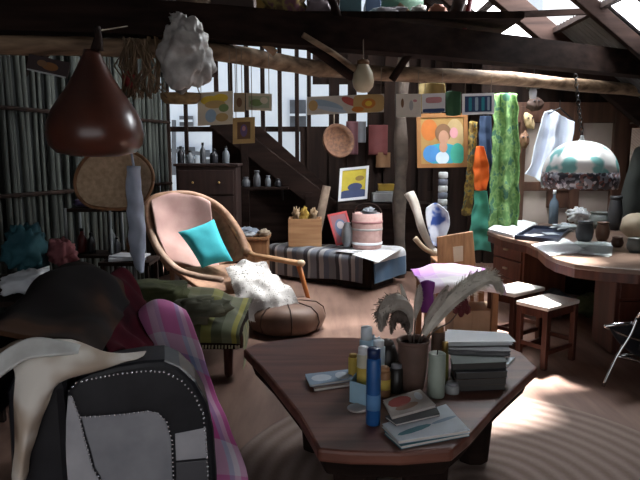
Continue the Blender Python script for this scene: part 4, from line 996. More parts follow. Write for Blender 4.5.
# things on the desk
def dsk(px, py): return at(px, py, Z=DZ)
def papers(label, px4, h, m_=WHITE, n=4):
    P = [at(x, y, Z=DZ + h) for x, y in px4]; mb = MB()
    for k in range(n):
        j = V((random.uniform(-.02, .02), random.uniform(-.015, .015), 0))
        mb.prism([(p.x + j.x, p.y + j.y) for p in P], DZ + .001 + h * k / n, DZ + .001 + h * (k + .85) / n)
    return single('paper_stack', label, 'papers', mb, m_)
papers('white papers fanned out at the left corner of the desk', [(489, 229), (514, 235), (538, 223), (508, 216)], .03)
papers('white sheets imitating the sunlit patch at the front edge of the desk by the stools', [(534, 245), (552, 255), (588, 250), (566, 238)], .012)  # white sheets added to imitate sunlight falling on the desktop
papers('grey-white paper sheets in the middle of the desk', [(566, 250), (610, 256), (612, 243), (580, 240)], .01, flat('grey_paper', (.52, .56, .56)), 3)
P = [at(515, 236, Z=DZ + .03), at(558, 240, Z=DZ + .03), at(570, 228, Z=DZ + .03), at(534, 226, Z=DZ + .03)]
tr_ = thing('desk_tray', 'dark blue tray behind the white sun-patch sheets on the desk', 'tray', (sum(P, V()) / 4))
tr_.location.z = DZ; XF[tr_.name] = Matrix.Translation(tr_.location)
NAVYP = flat('navy_plastic', (.03, .04, .07), .35)
obj('base', MB().prism([(p.x, p.y) for p in P], DZ + .001, DZ + .008), NAVYP, tr_)
for i in range(4): obj('rim', MB().bar((P[i].x, P[i].y, DZ + .02), (P[(i + 1) % 4].x, P[(i + 1) % 4].y, DZ + .02), .008, .036), NAVYP, tr_)
for k, (u, v, c3, lb) in enumerate(((.3, .35, WHITE, 'white envelope lying at the left in the dark blue tray'), (.62, .55, flat('tray_grey', (.35, .38, .42)), 'grey envelope lying at the right in the dark blue tray'))):
    p = P[0] + (P[1] - P[0]) * u + (P[3] - P[0]) * v
    single('envelope', lb, 'envelope', MB().box((p.x, p.y, DZ + .0125 + .004 * k), (.16, .11, .005), .5 + k), c3)
p = dsk(553, 224); hb_ = at(553, 190, Y=p.y).z - DZ
bottle('bottle', 'slate blue bottle standing on the desk under the hanging lamp', 'bottle', (p.x, p.y, DZ + .002), .05, hb_, flat('slate_glass', (.12, .16, .21), .25), WHITE, .3)
p = dsk(578, 224)
single('crumpled_paper', 'crumpled white paper bag on the desk under the lamp', 'paper', MB().blob((p.x, p.y, DZ + .1), (.16, .10, .10), .6, 2.2, 31, nu=26, nv=18), WHITE, smooth=True)
p = dsk(566, 232); single('crumpled_cloth', 'grey-white cloth heap before the crumpled paper bag', 'cloth', MB().blob((p.x, p.y, DZ + .045), (.17, .08, .045), .6, 2.5, 33, nu=26, nv=14), flat('grey_white_cloth', (.42, .45, .47)), smooth=True)
def pot(label, px, py, pyt, r, m_, name='pot', cat='pot'):
    p = dsk(px, py); h = at(px, pyt, Y=p.y).z - DZ
    t = thing(name, label, cat, (p.x, p.y, DZ + .001))
    o = (p.x, p.y, DZ + .001)
    obj('body', MB().lathe([(0, 0), (r * .6, 0), (r * .9, h * .2), (r, h * .5), (r * .8, h * .85), (r * .72, h * .9), (r * .6, h * .88), (r * .6, h * .6)], o, 20), m_, t, smooth=True)
    obj('rim', MB().lathe([(r * .7, h * .87), (r * .85, h * .93), (r * .85, h), (r * .7, h), (r * .62, h * .9)], o, 20), m_, t, smooth=True)
BRN = flat('brown_glaze', (.11, .055, .035), .4); DKG = flat('dark_grey_glaze', (.06, .06, .065), .4); GGR = flat('grey_green_glaze', (.18, .20, .19), .4)
pot('dark grey pot on the desk left of the brown pot', 584, 242, 221, .075, DKG); pot('brown glazed pot on the desk right of the dark grey pot', 602, 241, 222, .06, BRN)
pot('grey-green bowl at the back of the desk behind the brown pot', 600, 228, 212, .12, GGR); pot('small brown cup in front on the desk, right of the brown pot', 617, 247, 237, .05, BRN, 'cup', 'cup')
pot('tall dark vase at the back of the desk near the right window', 614, 230, 196, .07, DKG, 'vase', 'vase')
pot('grey-green cup at the right of the desk', 634, 252, 238, .06, GGR, 'cup', 'cup')
p = dsk(636, 240)
single('round_gourd', 'large round beige gourd on the desk at the right edge', 'gourd', MB().blob((p.x, p.y, DZ + .125), (.14, .14, .125), .08, 2, 4), mat('beige_gourd', (.42, .34, .24), (.30, .24, .17), .55, 5), smooth=True)
# dark coat hanging at the window
rows = [[at(634, 150, Y=6.5), at(640, 148, Y=6.5), at(650, 150, Y=6.5)], [at(627, 175, Y=6.42), at(638, 172, Y=6.36), at(655, 175, Y=6.42)], [at(619, 200, Y=6.4), at(636, 198, Y=6.33), at(658, 200, Y=6.4)], [at(612, 222, Y=6.4), at(634, 224, Y=6.34), at(660, 222, Y=6.4)]]
single('hanging_coat', 'dark grey-green coat hanging before the right window', 'coat', MB().sheet(rows, 20, 20, .04, 5, 4), flat('coat_cloth', (.05, .055, .05)), solid=.02, smooth=True)

# stuff under the desk
for px, py, rr, m_, nm, lb in ((552, 300, (.2, .16, .14), flat('slate_bag', (.07, .08, .10)), 'bag', 'dark slate bag on the floor under the curved desk'), (590, 300, (.17, .17, .12), flat('green_bag', (.07, .10, .045)), 'bag', 'dark green bag under the desk beside the slate bag')):
    c_ = at(px, py, Y=5.45); c_.z = rr[2] * 1.02
    single(nm, lb, 'bag', MB().blob(c_, rr, .35, 2.2, 5, nu=24, nv=16), m_, smooth=True)

# ================================================================== CHROME SLING CHAIR
CHR = mat('chrome', (.75, .76, .78), (.65, .66, .68), .15, 4, bump=0, metal=1)
BLKF = flat('black_sling', (.018, .018, .022), .6)
gc = thing('sling_chair', 'black sling chair with a bent chrome frame at the right edge', 'chair', (2.05, 3.75, 0))
f0 = at(603, 388, Z=0); Yc = f0.y
kn = at(617, 356, Y=Yc); tip = at(605, 326, Y=Yc - .05)
r2 = at(660, 392, Z=0)
def side(dyy):
    d = V((.36, .12, 0)) * dyy
    return MB().tube(smoothpath([f0 + d + V((0, 0, .012)), kn + d, at(630, 335, Y=Yc) + d, at(637, 318, Y=Yc) + d], 14), .011, 8).tube(smoothpath([tip + d, at(622, 334, Y=Yc) + d, at(648, 343, Y=Yc) + d], 10), .011, 8).tube(smoothpath([kn + d, at(650, 366, Y=Yc) + d, V((r2.x, Yc, .012)) + d], 10), .011, 8)
obj('frame', side(0), CHR, gc, smooth=True); obj('frame', side(1), CHR, gc, smooth=True)
obj('crossbar', MB().tube([tip, tip + V((.36, .12, 0))], .011, 8), CHR, gc, smooth=True); obj('crossbar', MB().tube([kn, kn + V((.36, .12, 0))], .009, 8), CHR, gc, smooth=True)
rows = [[tip + V((.01 + y * .86, y * .29, -.012)), at(617, 338, Y=Yc) + V((y * .86, y * .29, -.03)), at(635, 348, Y=Yc) + V((y * .86, y * .29, -.05)), at(660, 356, Y=Yc) + V((y * .86, y * .29, -.03))] for y in (.02, .2, .4)]
obj('seat', MB().sheet(rows, 14, 10), BLKF, gc, solid=.012, smooth=True)
rows = [[at(636, 350, Y=Yc) + V((y * .86, y * .29, 0)), at(642, 330, Y=Yc) + V((y * .86, y * .29, 0)), at(654, 300, Y=Yc) + V((y * .86, y * .29, 0))] for y in (.02, .2, .4)]
obj('backrest', MB().sheet(rows, 12, 8), BLKF, gc, solid=.012, smooth=True)
obj('back_rail', MB().tube([at(637, 318, Y=Yc), at(655, 298, Y=Yc)], .011, 8).tube([at(637, 318, Y=Yc) + V((.36, .12, 0)), at(655, 298, Y=Yc) + V((.36, .12, 0))], .011, 8), CHR, gc, smooth=True)

# ================================================================== SMALL TABLE WITH PURPLE CLOTH, CHAIR BEHIND
PZ = .53
pcn = at(456, 277, Z=PZ)
pw_ = 38 * pcn.y / F
pt_ = thing('side_table', 'small wooden table under the purple and white cloth', 'table', (pcn.x, pcn.y, 0))
obj('tabletop', MB().box((pcn.x, pcn.y, PZ - .03), (pw_ * 2, .5, .03)), MIDWOOD, pt_, bev=.004)
for i in (-1, 1):
    for j in (-1, 1): obj('leg', MB().box((pcn.x + i * (pw_ - .04), pcn.y + j * .2, (PZ - .046) / 2 + .001), (.045, .045, PZ - .046)), MIDWOOD, pt_)
LILAC = bands('lilac_cloth', [(0, (.36, .13, .46)), (.12, (.60, .46, .66)), (.3, (.68, .64, .66)), (.7, (.66, .60, .66)), (.88, (.42, .2, .52))], [(0, (.38, .14, .5)), (.3, (.6, .42, .66)), (.45, (.7, .66, .68))], 1.0)
w2 = pw_ + .02
rows = [[(pcn.x - w2, pcn.y + .27, PZ), (pcn.x - w2 * .4, pcn.y + .27, PZ + .06), (pcn.x + w2 * .4, pcn.y + .27, PZ + .05), (pcn.x + w2, pcn.y + .27, PZ)],
        [(pcn.x - w2, pcn.y + .1, PZ), (pcn.x - w2 * .4, pcn.y + .1, PZ + .012), (pcn.x + w2 * .4, pcn.y + .1, PZ + .012), (pcn.x + w2, pcn.y + .1, PZ)],
        [(pcn.x - w2, pcn.y - .12, PZ), (pcn.x - w2 * .4, pcn.y - .12, PZ + .012), (pcn.x + w2 * .4, pcn.y - .12, PZ + .012), (pcn.x + w2, pcn.y - .12, PZ)],
        [(pcn.x - w2, pcn.y - .26, PZ - .03), (pcn.x - w2 * .4, pcn.y - .27, PZ), (pcn.x + w2 * .4, pcn.y - .27, PZ), (pcn.x + w2, pcn.y - .26, PZ - .02)],
        [(pcn.x - w2, pcn.y - .29, PZ - .1), (pcn.x - w2 * .4, pcn.y - .29, PZ - .05), (pcn.x + w2 * .4, pcn.y - .29, PZ - .05), (pcn.x + w2, pcn.y - .29, PZ - .08)]]
single('tablecloth', 'purple and white cloth on the small table behind the plumes', 'tablecloth', MB().sheet(rows, 26, 26, .025, 8, 5), LILAC, solid=.006, smooth=True)
rows = [[at(421, 282, Y=pcn.y - .31), at(427, 280, Y=pcn.y - .33), at(434, 282, Y=pcn.y - .31)], [at(420, 297, Y=pcn.y - .32), at(427, 297, Y=pcn.y - .35), at(433, 298, Y=pcn.y - .32)], [at(422, 312, Y=pcn.y - .31), at(427, 313, Y=pcn.y - .34), at(431, 311, Y=pcn.y - .31)]]
single('hanging_scarf', 'deep purple scarf hanging from the left front corner of the small table', 'scarf', MB().sheet(rows, 12, 14, .02, 12, 6), flat('deep_purple', (.13, .02, .20)), solid=.01, smooth=True)
bcz = PZ - .1
single('cardboard_box', 'tan cardboard box on the floor under the small table', 'box', MB().box((pcn.x + .12, pcn.y - .02, .15), (.34, .3, .296)).box((pcn.x + .12, pcn.y - .175, .15), (.05, .006, .296)), flat('cardboard', (.42, .30, .20)), bev=.005)
# small wooden chair
YC_ = 5.95
wc = thing('wooden_chair', 'small brown wooden chair with a solid square back', 'chair', (at(458, 250, Y=YC_).x, YC_, 0))
P = [at(437, 237, Y=YC_), at(473, 231, Y=YC_ + .05), at(476, 268, Y=YC_), at(438, 270, Y=YC_ - .05)]
obj('backrest', MB().extrude(P, (0, .025, 0)), MIDWOOD, wc, bev=.008)
cxw = (P[2].x + P[3].x) / 2; ww_ = abs(P[2].x - P[3].x) / 2
zs = .42
obj('seat', MB().box((cxw, YC_ + .2, zs), (ww_ * 2, .36, .025)), MIDWOOD, wc, bev=.006)
for i in (-1, 1):
    obj('leg', MB().bar((cxw + i * (ww_ - .02), YC_ + .36, .002), (cxw + i * (ww_ - .02), YC_ + .36, zs - .014), .03, .03), MIDWOOD, wc)
    obj('leg', MB().bar((cxw + i * (ww_ - .02), YC_ + .04, .002), (cxw + i * (ww_ - .02), YC_ + .02, P[2].z + .05), .03, .03), MIDWOOD, wc)
P = [at(453, 247, Y=YC_ - .035), at(463, 246, Y=YC_ - .035), at(463, 261, Y=YC_ - .05), at(454, 262, Y=YC_ - .05)]
single('note_card', 'small plain cream card tucked on the wooden chair back', 'card', MB().extrude(P, (0, .004, 0)), flat('card_cream', (.55, .44, .34)))

# ================================================================== HANGING FROM BEAM AND LOG
def cord(t, a, b, r=.004, m_=STRING, name='cord'): obj(name, MB().tube([a, b], r, 6), m_, t)
# bell-shaped gourd shade
gy = 3.25
gb, gt = at(97, 157, Y=gy), at(97, 50, Y=gy)
gr = 46 * gy / F; gh = gt.z - gb.z
gs = thing('hanging_gourd', 'large glossy brown bell-shaped gourd hanging from the log at the left', 'gourd', (gb.x, gy, gb.z))
GOURD = mat('gourd_skin', (.115, .036, .022), (.045, .016, .011), .28, 3, bump=.06, spec=.6)
prof = [(0, .0), (.45, .005), (.80, .04), (.96, .12), (1.0, .22), (.965, .33), (.86, .44), (.70, .55), (.53, .66), (.40, .76), (.29, .86), (.20, .94), (.15, 1.0), (.0, 1.0)]
obj('body', MB().lathe([(r_ * gr, z_ * gh) for r_, z_ in prof], gb, 40), GOURD, gs, smooth=True)
obj('stalk', MB().tube([gt, gt + V((.01, 0, .06)), gt + V((.0, .02, .12))], [.035, .022, .016], 10), DARKWOOD, gs, smooth=True)
cord(gs, gt + V((0, .02, .1)), (gt.x + .05, 3.62, 2.24))
# large oval winnowing tray
ty = 4.75
c_ = at(114, 181, Y=ty)
TRAYM = mat('woven_tray', (.62, .46, .31), (.42, .30, .19), .85, 26, bump=.5)
wt = thing('woven_tray', 'large oval woven tan tray hanging behind the brown gourd', 'tray', c_)
hw, hh_ = 39 * ty / F, 33 * ty / F
vs = []
for j in range(7):
    r_ = j / 6
    vs.append([(c_.x + hw * r_ * math.cos(a_) * (1.0 + .12 * math.cos(a_) * math.sin(a_)), ty + .10 - .10 * r_ ** 2, c_.z + hh_ * r_ * (math.sin(a_) if math.sin(a_) > -.75 else -.75 - (math.sin(a_) + .75) * -.4)) for a_ in [2 * math.pi * k / 40 for k in range(40)]])
m_ = MB(); flatv = [p for r_ in vs for p in r_]
m_.add(flatv, [(j * 40 + k, j * 40 + (k + 1) % 40, (j + 1) * 40 + (k + 1) % 40, (j + 1) * 40 + k) for j in range(6) for k in range(40)])
obj('tray_body', m_, TRAYM, wt, smooth=True, solid=.015)
obj('rim', MB().tube(vs[-1] + [vs[-1][0]], .014, 8), MIDWOOD, wt, smooth=True)
cord(wt, (c_.x, ty, c_.z + hh_), (c_.x, ty + .05, 2.9))
# blue scarf
sy = 4.45
rows = [[at(x0 + dx, y_, Y=sy + (0, -.04, 0)[i]) for i, dx in enumerate((-w_, 0, w_))] for x0, y_, w_ in ((134, 166, 6), (134, 190, 7), (136, 215, 8), (138, 240, 8), (138, 258, 6), (141, 273, 2))]
single('scarf', 'light grey-blue scarf hanging in front of the woven tray', 'scarf', MB().sheet(rows, 12, 30, .02, 14, 2).tube([at(134, 168, Y=sy), at(131, 150, Y=sy + .1)], .005, 6), mat('greyblue_cloth', (.52, .58, .72), (.38, .44, .56), .85, 8), solid=.01, smooth=True)
# white plastic bag bundle
by = 3.72
c_ = at(185, 57, Y=by)
BAGM = mat('milky_plastic', (.50, .47, .44), (.17, .155, .145), .45, 9, bump=.5, spec=.6)
bg_ = thing('plastic_bag', 'crumpled milky white plastic bag bundle hanging from the log', 'bag', at(185, 97, Y=by))
m_ = MB().blob(at(186, 56, Y=by - .05), (.165, .13, .225), .30, 1.5, 5, .85, nu=56, nv=44)
obj('bag_body', m_, BAGM, bg_, smooth=True)
obj('knot', MB().blob(at(178, 19, Y=by - .05), (.06, .05, .05), .5, 3, 3, nu=18, nv=12), BAGM, bg_, smooth=True)
# sling below the bag
bb = thing('shallow_basket', 'shallow gold-brown basket hanging under the plastic bag', 'basket', at(181, 105, Y=by + .15))
cbk = at(181, 104, Y=by + .15)
obj('basket_body', MB().lathe([(0, 0), (.10, .003), (.125, .03), (.13, .065), (.12, .065), (.10, .02), (0, .015)], cbk, 26, sy=.7), mat('gold_wicker', (.34, .22, .10), (.18, .11, .05), .8, 24, bump=.5), bb, smooth=True)
for s in (-1, 1): cord(bb, cbk + V((s * .12, 0, .06)), (cbk.x + s * .03, by + .1, 2.2))
# pictures on the log
def hangpic(label, px4, Y, frame, inner, fw=.1, patches=(), group='pictures hanging from the log', name='picture', th_=.012, cordtop=True):
    t = slab4(name, label, 'picture', [at(x, y, Y=Y) for x, y in px4], th_, frame, inner, fw, patches, group)
    if cordtop:
        for i in (0, 1):
            x, y = px4[i]; x += 3 if i == 0 else -3
            a_ = at(x, y + 1, Y=Y); l_ = logat(x); cord(t, a_, (a_.x, Y, l_.z + .02), .0025)
    return t
def ly(px): return logat(px).y - .075
YL = flat('sunflower_yellow', (.80, .55, .05)); OC = flat('ochre', (.55, .36, .14)); LBL = flat('light_blue', (.35, .47, .58)); GRN = flat('leaf_green', (.20, .28, .10)); BRO = flat('brown_paint', (.18, .09, .04)); ORA = flat('orange_paint', (.60, .20, .03)); TEA = flat('teal_paint', (.03, .28, .36)); SKN = flat('skin_paint', (.42, .22, .14)); BLK = flat('black_paint', (.03, .03, .035)); PNK = flat('pink_paint', (.55, .26, .28)); GRY = flat('grey_paint', (.42, .43, .43)); SKY = flat('sky_paint', (.50, .60, .70)); DBL = flat('dark_blue_paint', (.03, .06, .15)); VIO = flat('violet_paint', (.16, .10, .22))
BEI = flat('beige_paint', (.72, .62, .46))
hangpic('picture of yellow flowers with a blue vase hanging from the log', [(198, 93), (233, 91), (233, 127), (198, 126)], ly(215), None, BEI, 0, [(.35, .25, .26, .14, YL), (.65, .2, .22, .13, YL), (.5, .38, .3, .12, OC), (.75, .5, .14, .12, GRN), (.38, .72, .16, .2, LBL), (.7, .78, .18, .13, OC)])
hangpic('narrow tan picture hanging right beside the yellow flower picture', [(234, 93), (245, 93), (245, 112), (234, 112)], ly(240), None, flat('tan_picture', (.40, .30, .18)), 0, [(.5, .5, .25, .25, BRO)])
hangpic('green and tan landscape picture hanging third along the log', [(246, 93), (272, 94), (272, 110), (246, 110)], ly(260), BEI, flat('landscape_green', (.42, .46, .30)), .1, [(.4, .55, .25, .2, GRN), (.7, .4, .15, .2, BEI)])
hangpic('small dark picture in a tan frame hanging below the landscape', [(233, 118), (255, 117), (255, 144), (233, 144)], ly(245) + .03, OC, BRO, .2, [(.5, .5, .16, .24, VIO), (.5, .42, .08, .1, PNK)])
hangpic('long unrolled painting with blue-grey left half and red sun flower, hanging from the log', [(307, 97), (384, 94), (385, 117), (307, 115)], ly(345), None, flat('painting_cream', (.68, .62, .54)), 0, [(.28, .5, .2, .22, LBL, .3), (.32, .75, .2, .12, SKY, .2), (.08, .5, .06, .3, OC), (.56, .35, .12, .2, MAGR, .4), (.8, .5, .2, .5, OC, 0, .4), (.8, .5, .09, .28, ORA), (.8, .5, .045, .15, YL), (.66, .8, .08, .15, ORA)])
hangpic('pale sketch hanging to the right of the long painting', [(396, 94), (421, 94), (420, 119), (396, 117)], ly(408), None, flat('sketch_paper', (.74, .70, .62)), 0, [(.25, .4, .06, .2, BRO), (.6, .5, .08, .22, GRY), (.75, .3, .08, .06, PNK)])
hangpic('small white picture over a blue strip hanging right of the pale sketch', [(422, 94), (445, 93), (445, 112), (422, 113)], ly(433), None, WHITE, 0, [(.5, .35, .35, .16, PNK, 0, .5), (.5, .9, .48, .1, DBL, 0, .3)])
hangpic('dark blue striped picture in a white frame hanging left of the green cloth', [(462, 94), (494, 93), (494, 114), (462, 115)], ly(478), WHITE, DBL, .08, [(.25, .5, .05, .32, TEA, 0, .3), (.45, .5, .05, .32, LBL, 0, .3), (.65, .5, .05, .32, TEA, 0, .3), (.82, .5, .04, .32, LBL, 0, .3)])
# portrait
PY = 7.0
t = hangpic('portrait with a blue-robed figure in a wide orange frame hanging on the post', [(416, 114), (467, 113), (466, 168), (417, 168)], PY, flat('orange_frame', (.28, .12, .035)), flat('portrait_ground', (.34, .20, .06)), .08,
        [(.25, .3, .16, .2, flat('portrait_sun', (.45, .13, .02))), (.75, .4, .18, .3, flat('portrait_tan', (.42, .30, .14))), (.5, .75, .38, .2, TEA), (.28, .74, .16, .16, flat('blue_robe', (.05, .2, .45))), (.8, .75, .14, .2, flat('green_robe', (.05, .36, .26))), (.5, .82, .13, .12, SKY), (.52, .36, .16, .17, BRO), (.53, .44, .10, .13, SKN), (.52, .62, .08, .1, SKN), (.73, .36, .08, .1, PNK)], group=None, th_=.03, cordtop=False)
cord(t, at(441, 114, Y=PY), at(441, 90, Y=PY))
# tilted picture on the reed screen
hangpic('dark orange picture hanging tilted from the log in front of the reed screen', [(30, 54), (71, 63), (69, 83), (27, 70)], 3.55, None, flat('night_paint', (.035, .02, .02)), 0, [(.55, .5, .2, .25, flat('ember_paint', (.20, .08, .02))), (.35, .4, .12, .2, BRO), (.5, .95, .48, .05, GRY, 0, .3)], group=None, cordtop=False)
# dried bundle with red cloth
c_ = at(136, 62, Y=3.75)
hb = thing('herb_bundle', 'dry brown twig bundle tied with red cloth hanging left of the plastic bag', 'bundle', c_)
m_ = MB(); rnd = random.Random(5)
for k in range(40):
    a_ = c_ + V((rnd.gauss(0, .03), rnd.gauss(0, .03), .13)); m_.tube([a_, a_ + V((rnd.gauss(0, .04), rnd.gauss(0, .04), -.16)), a_ + V((rnd.gauss(0, .07), rnd.gauss(0, .06), -.34))], .005, 5)
obj('twigs', m_, mat('twig', (.22, .14, .08), (.12, .08, .05), .9, 9), hb)
obj('red_tie', MB().blob(at(129, 80, Y=3.7), (.045, .04, .06), .5, 3, 2, nu=16, nv=12), flat('red_cloth', (.30, .03, .03)), hb, smooth=True)
c_ = at(152, 60, Y=3.9)
m_ = MB()
for k in range(8): m_.tube([c_ + V((.03 * math.cos(a_) + .01 * k / 8, .03 * k / 8, .2 * math.sin(a_))) for a_ in [2 * math.pi * j / 16 for j in range(17)]], .006, 6)
single('rope_coil', 'coil of brown rope hung between the twig bundle and the plastic bag', 'rope', m_, mat('rope', (.24, .16, .09), (.14, .09, .05), .9, 15), smooth=True)
# pale hanging gourd
c_ = at(362, 80, Y=4.35)
pg = thing('pale_gourd', 'small pale cream gourd hanging in front of the log', 'gourd', (c_.x, c_.y - .12, c_.z - .1)); c_.y -= .12
obj('body', MB().lathe([(0, -.10), (.04, -.095), (.068, -.06), (.075, -.02), (.066, .03), (.045, .07), (.03, .10), (.034, .115), (.0, .12)], c_, 22), mat('pale_gourd_skin', (.62, .54, .38), (.46, .38, .25), .5, 4), pg, smooth=True)
obj('neck_band', MB().lathe([(.034, .085), (.042, .095), (.042, .108), (.034, .118)], c_, 18), BRO, pg, smooth=True)
cord(pg, c_ + V((0, 0, .12)), c_ + V((0, .04, .3)))
# woven disc basket
dy_ = 7.2
c_ = at(334, 143, Y=dy_)
db_ = thing('disc_basket', 'round red-brown woven basket hung above the yellow picture', 'basket', c_)
rr = 17 * dy_ / F; Mx = Matrix.Rotation(R(78), 3, 'X')
m_ = MB().lathe([(0, 0), (rr * .5, .0), (rr * .85, .05), (rr, .12), (rr * .97, .14), (rr * .8, .08), (rr * .4, .03), (0, .03)], (0, 0, 0), 30)
m_.v = [c_ + Matrix.Rotation(R(25), 3, 'Z') @ (Mx @ p) for p in m_.v]
obj('basket_body', m_, mat('red_wicker', (.17, .08, .04), (.08, .035, .02), .8, 26, bump=.5), db_, smooth=True)
obj('hang_loop', MB().tube([c_ + V((0, 0, rr * .9)), c_ + V((0, .02, rr + .25))], .006, 6), STRING, db_)
# cloths near the portrait
def drape(name, label, cat, rowpx, Y, m_, amp=.03, fr=9, seed=1, solid=.008, fold=.05):
    rows = [[at(x, y, Y=Y + (fold if i % 2 else -fold)) for i, (x, y) in enumerate(r)] for r in rowpx]
    return single(name, label, cat, MB().sheet(rows, 24, 34, amp, fr, seed), m_, solid=solid, smooth=True)
GREENP = spots('green_print', (.10, .20, .07), (.20, .32, .12), (.06, .15, .10), 11, .85)
drape('green_cloth', 'long bright green patterned cloth hanging from the log', 'cloth', [[(494, 94), (500, 93), (507, 93), (512, 93), (518, 94)], [(493, 130), (500, 131), (507, 130), (513, 131), (518, 130)], [(491, 170), (498, 171), (506, 170), (514, 171), (520, 170)], [(489, 205), (497, 206), (506, 205), (514, 206), (519, 206)], [(488, 236), (497, 238), (506, 236), (513, 238), (517, 236)]], 6.15, GREENP, .03, 8, 2)
drape('orange_cloth', 'bright orange cloth hanging left of the green cloth', 'cloth', [[(476, 148), (479, 146), (483, 147)], [(474, 162), (480, 160), (488, 162)], [(474, 176), (481, 176), (489, 176)], [(475, 190), (480, 191), (487, 190)]], 6.5, mat('orange_cotton', (.66, .13, .015), (.50, .08, .01), .8, 6), .02, 10, 4, fold=.03)
drape('teal_cloth', 'sea-green cloth hanging under the orange cloth', 'cloth', [[(475, 191), (480, 190), (487, 191)], [(473, 210), (480, 210), (489, 210)], [(470, 232), (480, 232), (490, 232)], [(469, 252), (480, 250), (491, 252)]], 6.55, mat('teal_cotton', (.10, .42, .32), (.06, .30, .24), .8, 6), .02, 10, 6, fold=.03)
drape('navy_cloth', 'dark navy cloth hanging above the orange cloth', 'cloth', [[(480, 116), (485, 116), (491, 116)], [(479, 132), (485, 132), (491, 132)], [(480, 150), (486, 152), (492, 150)], [(485, 172), (489, 174), (493, 172)]], 6.6, flat('navy_cotton', (.03, .05, .10)), .02, 10, 7, fold=.03)
drape('patterned_scarf', 'narrow brown and yellow scarf hanging right of the portrait', 'scarf', [[(469, 122), (472, 121), (477, 122)], [(468, 150), (472, 150), (476, 150)], [(466, 180), (470, 180), (474, 180)], [(462, 215), (466, 216), (471, 215)]], 6.8, spots('scarf_print', (.16, .10, .04), (.36, .24, .06), (.10, .12, .10), 12), .015, 12, 8, fold=.03)
drape('dark_green_cloth', 'dark green cloth hung on the log between the white picture and the blue striped one', 'cloth', [[(446, 92), (453, 91), (461, 92)], [(446, 103), (453, 104), (461, 103)], [(447, 115), (453, 116), (461, 115)]], 5.2, flat('dark_green_cotton', (.03, .10, .045)), .02, 9, 9, fold=.02)
drape('mustard_cloth', 'dull yellow cloth hanging behind the pale sketch on the log', 'cloth', [[(418, 84), (430, 83), (445, 84)], [(418, 92), (430, 92), (445, 92)], [(419, 112), (430, 112), (444, 112)]], 5.6, flat('mustard_cotton', (.36, .26, .09)), .02, 9, 10, fold=.02)
# striped hanging tube and bags below the portrait
sc1 = at(443, 183, Y=6.9)
m_ = MB(); zb0, zb1 = at(443, 212, Y=6.9).z, at(443, 172, Y=6.9).z
stt = thing('hanging_stocking', 'grey and white striped tube hanging below the portrait', 'cloth', (sc1.x, 6.9, zb0))
for k in range(6):
    za, zb_ = zb0 + (zb1 - zb0) * k / 6, zb0 + (zb1 - zb0) * (k + 1) / 6
    obj('stripe_band', MB().lathe([(.045, 0), (.055, .015), (.055, zb_ - za - .01), (.045, zb_ - za)], (sc1.x, 6.9, za), 16), GRY if k % 2 else flat('slate_cotton', (.10, .11, .14)), stt, smooth=True)
drape('blue_bag', 'white and blue bag hanging behind the wooden chair', 'bag', [[(428, 208), (436, 203), (447, 212)], [(426, 222), (437, 218), (450, 224)], [(429, 236), (439, 236), (447, 236)], [(433, 245), (440, 247), (446, 243)]], 6.5, spots('bag_print', (.05, .10, .34), (.56, .58, .66), (.62, .64, .70), 5, .8, .46), .03, 6, 3, fold=.05)
hn = smoothpath([at(409, 193, Y=6.7), at(416, 208, Y=6.65), at(422, 228, Y=6.6), at(430, 246, Y=6.55), at(438, 252, Y=6.5)], 18)
single('horn', 'big off-white curved horn leaning beside the white and blue bag', 'horn', MB().tube(hn, [.085 - .0025 * k for k in range(19)], 14, jit=.25, flat=.6), mat('horn_bone', (.56, .50, .44), (.40, .35, .30), .6, 5), smooth=True)
single('branch', 'pale forked branch standing at the foot of the curved horn', 'branch', MB().tube(smoothpath([at(415, 238, Y=6.4), at(424, 248, Y=6.42), at(436, 254, Y=6.45)], 8), .03, 8, jit=.3), mat('pale_branch', (.42, .32, .22), rough=.8), smooth=True)
# shirt
SHIRT = bands('shirt', [(0, (.66, .72, .82)), (.12, (.60, .66, .78)), (.24, (.70, .75, .84)), (.5, (.58, .64, .76)), (.62, (.68, .74, .84))], None, 1.0)
sh = drape('shirt', 'pale blue-white shirt hanging at the timber-framed wall left of the lamp', 'shirt', [[(545, 112), (551, 110), (558, 113), (566, 118), (574, 122)], [(541, 126), (549, 130), (556, 128), (564, 134), (573, 138)], [(536, 145), (545, 150), (553, 148), (560, 156), (570, 158)], [(530, 165), (539, 168), (547, 168), (553, 174), (561, 176)], [(525, 174), (534, 177), (541, 182), (548, 182), (553, 184)]], 6.1, SHIRT, .02, 8, 3, fold=.05)
obj('hanger', MB().tube([at(548, 114, Y=6.1), at(560, 108, Y=6.1), at(574, 121, Y=6.1)], .008, 6).tube([at(560, 108, Y=6.1), at(560, 100, Y=6.1)], .005, 6), BLACKIRON, sh)
# collage of tan and brown things beside the green cloth
for k, (px, py, rx_, rz_, c3, lb) in enumerate(((529, 121, .055, .10, flat('cream_mask', (.58, .42, .24)), 'cream carved mask hanging beside the green cloth'), (524, 140, .06, .10, flat('brown_mask', (.20, .10, .055)), 'dark brown carved mask below the cream mask'), (535, 104, .10, .08, flat('dark_brown_mask', (.07, .04, .03)), 'dark carved bird mask above the cream mask'))):
    c_ = at(px, py, Y=6.5)
    mk = thing('carved_mask', lb, 'mask', (c_.x, c_.y, c_.z - rz_))
    obj('face', MB().blob(c_, (rx_, .05, rz_), .25, 2, k + 40, nu=22, nv=16, Rm=Matrix.Rotation(R(-25 * (k == 0)), 3, 'Y')), c3, mk, smooth=True)
    obj('nose', MB().blob(c_ + V((0, -.05, 0)), (.012, .025, .04), nu=10, nv=8), c3, mk, smooth=True)
    obj('eyes', MB().blob(c_ + V((-.022, -.045, .03)), (.012, .012, .008), nu=8, nv=6).blob(c_ + V((.022, -.045, .03)), (.012, .012, .008), nu=8, nv=6), BLK, mk, smooth=True)
